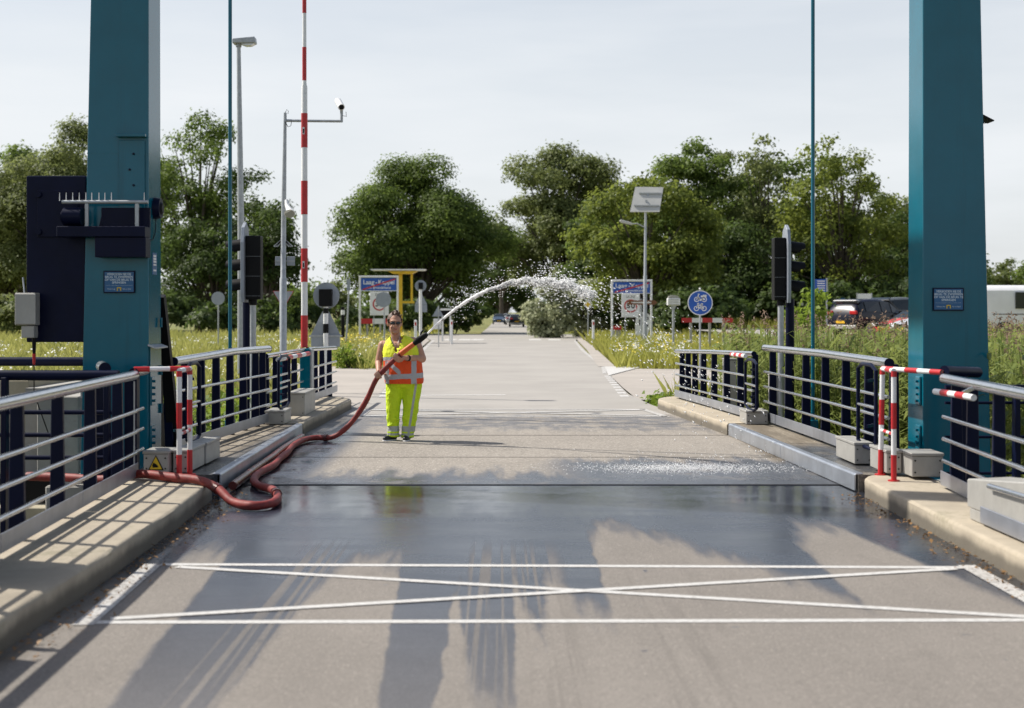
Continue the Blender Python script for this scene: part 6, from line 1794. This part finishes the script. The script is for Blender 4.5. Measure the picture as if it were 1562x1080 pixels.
# ------------------------------------------------------------------ the person with the hose
M['skin'] = pmat('skin', (0.47, 0.255, 0.175), .5, var=.10, scale=14, spec=.35)
M['hair'] = pmat('hair_brown', (0.085, 0.040, 0.022), .5, var=.35, scale=30, bump=.5, bscale=140)
M['lip'] = pmat('lips', (0.36, 0.12, 0.10), .5)
M['shoe'] = pmat('shoe_black', (0.012, 0.012, 0.014), .45)
def cloth_bump(g):
    co = g.n('TexCoord').outputs['Object']
    n = g.noise(g.scaled(co, (1.0, 1.0, .55)), 11.0, 4.0, .6, .6); n2 = g.noise(co, 260.0, 2.0)
    return co, n, g.bump(g.math('ADD', n, g.math('MULTIPLY', n2, .05)), .85, .035)
def vest_mat():
    g = NG('hi_vis_vest')
    co, n, bp = cloth_bump(g)
    sp = g.n('SeparateXYZ'); g.lk(co, sp.inputs[0]); x, y, z = sp.outputs
    wob = g.math('MULTIPLY', g.math('SUBTRACT', n, .5), .03)
    zz = g.math('ADD', g.math('ADD', z, wob), g.math('MULTIPLY', x, -.05))
    xx = g.math('ADD', x, wob)
    c = g.mix(g.step(zz, 1.088, 1.094), (.80, .085, .012), (.78, .86, .035))
    def band(v, c0, hw): return g.step(g.math('ABSOLUTE', g.math('SUBTRACT', v, c0)), hw + .003, hw - .003)
    below = g.step(zz, 1.085, 1.075)
    s = band(zz, 1.112, .024)
    s = g.math('MAXIMUM', s, band(zz, .868, .034))
    s = g.math('MAXIMUM', s, g.math('MULTIPLY', band(xx, .225, .034), below))
    s = g.math('MAXIMUM', s, g.math('MULTIPLY', band(xx, -.135, .028), below))
    dg_ = g.math('ADD', zz, g.math('MULTIPLY', xx, .95))
    s = g.math('MAXIMUM', s, g.math('MULTIPLY', band(dg_, .955, .036), g.math('MULTIPLY', below, g.step(xx, .06, .04))))
    col = g.mix(s, c, (.40, .41, .43))
    b = g.bsdf(Base_Color=col, Roughness=g.math('SUBTRACT', .8, g.math('MULTIPLY', s, .35)))
    g.lk(bp, b.inputs['Normal'])
    return g.finish(b.outputs[0])
def trouser_mat():
    g = NG('hi_vis_trousers')
    co, n, bp = cloth_bump(g)
    sp = g.n('SeparateXYZ'); g.lk(co, sp.inputs[0]); x, y, z = sp.outputs
    zz = g.math('ADD', z, g.math('MULTIPLY', g.math('SUBTRACT', n, .5), .02))
    s = g.step(g.math('ABSOLUTE', g.math('SUBTRACT', zz, .165)), .038, .033)
    s = g.math('MAXIMUM', s, g.step(g.math('ABSOLUTE', g.math('SUBTRACT', zz, .093)), .016, .012))
    # side stripe down the outer seam of the left leg
    seam = g.math('SUBTRACT', x, g.math('ADD', .130, g.math('MULTIPLY', z, .155)))
    s = g.math('MAXIMUM', s, g.step(g.math('ABSOLUTE', seam), .017, .013))
    c = g.mix(g.step(n, .35, .7), (.55, .76, .012), (.64, .84, .018))
    col = g.mix(s, c, (.42, .44, .40))
    b = g.bsdf(Base_Color=col, Roughness=.78)
    g.lk(bp, b.inputs['Normal'])
    return g.finish(b.outputs[0])
PO = Vector((-1.39, 19.1, 0))
pt = empty('person', PO, 'person in yellow and orange hi-vis vest and lime trousers, holding the spraying hose', 'person')
def cap(g, a, b, ra, rb, n=14):
    g.tube([a, Vector(a).lerp(Vector(b), .5), b], [ra, (ra + rb) / 2, rb], n=n); g.ball(a, ra, n, 8); g.ball(b, rb, n, 8)
def remesh(o, vox, it=4, fac=.5):
    m = o.modifiers.new('remesh', 'REMESH'); m.mode = 'VOXEL'; m.voxel_size = vox; m.use_smooth_shade = True
    s = o.modifiers.new('smooth', 'SMOOTH'); s.iterations = it; s.factor = fac
HB = Vector((-1.62, 18.855, .89)) - PO        # where each hand grips
HT = Vector((-1.375, 18.77, 1.135)) - PO
hdir = (HT - HB).normalized()
def hand(g, c, ax, palm_from, flip=1):
    """fingers wrapped round a tube of radius .045 at c with axis ax; palm on the side of palm_from"""
    ax = Vector(ax).normalized()
    u = (Vector(palm_from) - c); u = (u - ax * u.dot(ax)).normalized()
    v = ax.cross(u) * flip
    r = .055
    g.ball(c + u * .062, (.042, .042, .042), 12, 8)
    g.ball(c + u * .062 + ax * .028, (.030, .030, .030), 10, 8); g.ball(c + u * .062 - ax * .028, (.030, .030, .030), 10, 8)
    for i, (o_, a1, rr) in enumerate(((.034, 185, .0105), (.012, 205, .011), (-.010, 195, .0105), (-.031, 165, .009))):
        pts = [c + ax * o_ + (u * math.cos(R(a)) + v * math.sin(R(a))) * (r + .004) for a in np.linspace(15, a1, 6)]
        g.tube(pts, [rr * 1.1, rr * 1.05, rr, rr, rr * .95, rr * .85], n=8)
        for p in (pts[0], pts[3], pts[-1]): g.ball(p, rr, 8, 6)
    tp = [c + ax * (.040 + .012 * k) + (u * math.cos(R(a)) - v * math.sin(R(a))) * (r + .004) for k, a in enumerate((5, 45, 85, 110))]
    g.tube(tp, [.015, .013, .0115, .010], n=8); g.ball(tp[-1], .010, 8, 6)
g = MB()
hc = Vector((-.045, .0, 1.575)); hR = Matrix.Rotation(R(10), 3, 'Z')
def hp_(x, y, z): return hc + hR @ Vector((x, y, z))
g.ball(hc + Vector((0, .012, .025)), (.092, .112, .118), 24, 16, hR)
g.ball(hp_(0, -.028, -.065), (.072, .080, .082), 20, 14, hR)            # jaw
g.ball(hp_(0, -.085, -.118), (.030, .024, .020), 12, 8, hR)             # chin
g.ball(hp_(-.040, -.078, -.045), (.028, .026, .028), 12, 8, hR); g.ball(hp_(.040, -.078, -.045), (.028, .026, .028), 12, 8, hR)   # cheeks
g.ball(hp_(0, -.088, .035), (.066, .022, .016), 14, 8, hR)              # brow
cap(g, hp_(0, -.100, .012), hp_(0, -.122, -.028), .010, .0155, 10)       # nose
g.ball(hp_(-.013, -.112, -.033), (.010, .011, .008), 8, 6, hR); g.ball(hp_(.013, -.112, -.033), (.010, .011, .008), 8, 6, hR)
g.ball(hp_(0, -.098, -.072), (.028, .012, .012), 12, 8, hR)
for s in (-1, 1): g.ball(hp_(s * .094, .015, -.005), (.012, .022, .034), 10, 8, hR)
cap(g, (-.015, .03, 1.32), (-.04, .015, 1.47), .070, .062)
cap(g, (-.17, .02, 1.275), (.19, .03, 1.315), .075, .082)
g.ball((.03, .01, 1.18), (.215, .125, .18), 24, 14); g.ball((.06, -.005, .97), (.225, .165, .20), 24, 14)
cap(g, (-.10, -.035, 1.25), (.12, -.035, 1.25), .085, .085)
# arms
elR = Vector((-.262, .02, 1.06)); wrR = HB + Vector((-.015, .085, .045))
cap(g, (-.205, .02, 1.285), elR, .064, .050); cap(g, elR, wrR, .050, .032)
cap(g, wrR, HB + Vector((-.005, .055, .01)), .030, .028)
elL = Vector((.325, -.02, 1.105)); wrL = HT + Vector((.115, .075, -.015))
cap(g, (.235, .03, 1.31), elL, .074, .056); cap(g, elL, wrL, .056, .035)
cap(g, wrL, HT + Vector((.055, .045, -.005)), .031, .028)
hand(g, HB, hdir, HB + Vector((-.02, .08, .02)), 1)
hand(g, HT, hdir, HT + Vector((.06, .05, -.03)), -1)
body = g.build('body', M['skin'], pt, recalc=False)
remesh(body, .0062, 3, .5)
# vest
rings = [(.775, .080, .246, .188, .0), (.80, .080, .250, .192, -.002), (.88, .078, .252, .196, -.008), (.98, .068, .250, .196, -.012), (1.08, .058, .246, .186, -.010), (1.17, .042, .240, .168, -.004),
         (1.25, .030, .236, .150, .006), (1.31, .026, .222, .128, .016), (1.355, .018, .180, .108, .024), (1.385, .005, .130, .092, .026), (1.405, -.008, .100, .080, .026)]
seg = 64
vs, fs = [], []
rr2 = []
for i in range(len(rings) - 1):
    for k in range(3):
        f = k / 3; rr2.append([a + (b - a) * f for a, b in zip(rings[i], rings[i + 1])])
rr2.append(list(rings[-1]))
for z, cx, rx, ry, cy in rr2:
    for k in range(seg):
        a = 2 * math.pi * k / seg
        ca, sa = math.cos(a), math.sin(a)
        e = 2 / 2.5
        wr = 1 + .020 * math.sin(a * 7 + z * 9) * math.sin(z * 23 + a) + .014 * math.sin(a * 13 - z * 31) + (.02 * math.sin(a * 9) if z < .85 else 0)
        X = cx + rx * wr * math.copysign(abs(ca) ** e, ca); Yv_ = cy + ry * wr * math.copysign(abs(sa) ** e, sa)
        zt = z + (.018 * (X - .03) / .2 if z > 1.2 else 0)
        vs.append((X, Yv_, zt))
for i in range(len(rr2) - 1):
    for k in range(seg):
        k2 = (k + 1) % seg
        q = [i * seg + k, i * seg + k2, (i + 1) * seg + k2, (i + 1) * seg + k]
        c_ = sum((Vector(vs[j]) for j in q), Vector()) / 4
        if c_.y < .0 and c_.z > 1.20 and abs(c_.x + .016) < (c_.z - 1.20) * .46 + .004: continue
        # armholes
        if c_.z < 1.30 and c_.z > 1.14 and (c_.x < -.185 or c_.x > .232) and abs(c_.y - .01) < .075: continue
        fs.append(tuple(q))
vest = MB().add(vs, fs).build('vest', vest_mat(), pt, recalc=False)
vest.data.polygons.foreach_set('use_smooth', [True] * len(vest.data.polygons))
md = vest.modifiers.new('solid', 'SOLIDIFY'); md.thickness = .008; md.offset = 1
# trousers
g = MB()
g.ball((.075, .01, .79), (.235, .175, .10), 24, 12)
cap(g, (-.040, .01, .77), (-.068, -.005, .43), .128, .092); cap(g, (-.068, -.005, .43), (-.064, .0, .11), .092, .078)
cap(g, (.188, .01, .77), (.172, -.01, .43), .134, .106); cap(g, (.172, -.01, .43), (.130, .0, .10), .106, .084)
g.cyl((-.064, .0, .11), (-.064, .0, .055), .078, .083, n=18); g.cyl((.130, .0, .10), (.130, -.005, .045), .084, .088, n=18)
for z, s, x in ((.30, 1, -.06), (.22, -1, -.05), (.34, -1, .15), (.2, 1, .12), (.5, 1, .17), (.58, -1, -.05)):
    g.ball((x + s * .04, -.055, z), (.060, .045, .016), 14, 8, Matrix.Rotation(R(20 * s), 3, 'Y'))
tro = g.build('trousers', trouser_mat(), pt, recalc=False)
remesh(tro, .011, 3, .5)
tx = bpy.data.textures.new('folds', 'CLOUDS'); tx.noise_scale = .07; tx.noise_depth = 2
dm = tro.modifiers.new('folds', 'DISPLACE'); dm.texture = tx; dm.strength = .030; dm.mid_level = .5; dm.texture_coords = 'LOCAL'
MB().box((.255, -.085, .70), (.012, .12, .17), rz=R(-55)).build('cargo_pocket', tro.data.materials[0], pt, bevel=.01)
# shoes
for hx_, tx_, lab in (((-.055, .05), (-.165, -.095), 'l'), ((.125, .045), (.105, -.135), 'r')):
    g = MB()
    a = Vector((hx_[0], hx_[1], .045)); b = Vector((tx_[0], tx_[1], .036))
    cap(g, a, a.lerp(b, .55), .042, .047); cap(g, a.lerp(b, .55), b, .045, .034); g.ball(a + Vector((0, 0, .03)), (.045, .05, .045), 12, 8)
    o = g.build('shoe', M['shoe'], pt, recalc=False); remesh(o, .008, 3)
    d = (b - a).normalized(); nrm = Vector((-d.y, d.x, 0))
    P_ = []
    for k in range(20):
        an = 2 * math.pi * k / 20
        q = a.lerp(b, .5) + d * math.cos(an) * ((b - a).length / 2 + .043) + nrm * math.sin(an) * .050
        P_.append((q.x, q.y))
    m_ = len(P_)
    MB().add([(x, y, .003) for x, y in P_] + [(x, y, .020) for x, y in P_], [tuple(range(m_)), tuple(range(2 * m_ - 1, m_ - 1, -1))] + [(i, (i + 1) % m_, m_ + (i + 1) % m_, m_ + i) for i in range(m_)]).build('sole', M['white'], o, bevel=.004)
# hair: short crop swept up
g = MB()
g.ball(hp_(0, .030, .050), (.101, .112, .108), 24, 16, hR)
g.ball(hp_(0, .050, -.005), (.098, .092, .085), 20, 14, hR)
rh = random.Random(4)
for k in range(46):
    a = rh.uniform(0, 2 * math.pi); f = rh.uniform(0, 1)
    x, y = .085 * f * math.cos(a), .02 + .095 * f * math.sin(a)
    z = .135 * math.sqrt(max(.05, 1 - f * f * .8))
    p = hp_(x, y, z + .012)
    cap(g, p, p + hR @ Vector((x * .25 + .008, -.016 - .012 * rh.random(), .020 + .018 * rh.random())), .014, .006, 8)
for s in (-1, 1):
    cap(g, hp_(s * .090, -.035, .055), hp_(s * .092, -.022, .01), .014, .008, 8)
hair = g.build('hair', M['hair'], pt, recalc=False); remesh(hair, .0065, 1)
# sunglasses, lips, watch, pendant cord
sg = MB()
for s in (-1, 1):
    sg.ball(hp_(s * .036, -.112, .006), (.031, .012, .020), 16, 10, hR)
o = sg.build('sunglasses', M['glass'], pt, recalc=False, smooth=True)
fr = MB().bar(hp_(-.01, -.118, .012), hp_(.01, -.118, .012), .006, .006)
for s in (-1, 1): fr.bar(hp_(s * .064, -.105, .014), hp_(s * .097, .01, .012), .006, .010)
fr.build('glasses_frame', M['black'], o, recalc=False)
lp = MB().ball(hp_(0, -.106, -.072), (.024, .008, .0085), 14, 8, hR); lp.build('lips', M['lip'], pt, smooth=True)
wd = (HT - wrL).normalized()
wc = wrL.lerp(elL, .10); wdir = (elL - wrL).normalized()
MB().tube([wc - wdir * .014, wc + wdir * .014], .0405, n=18).build('wrist_watch', M['black'], pt)
MB().tube([(-.085, -.055, 1.40), (-.065, -.112, 1.33), (-.02, -.135, 1.26), (.01, -.125, 1.32), (.03, -.06, 1.40)], .004, n=6).build('neck_cord', M['greybox'], pt)
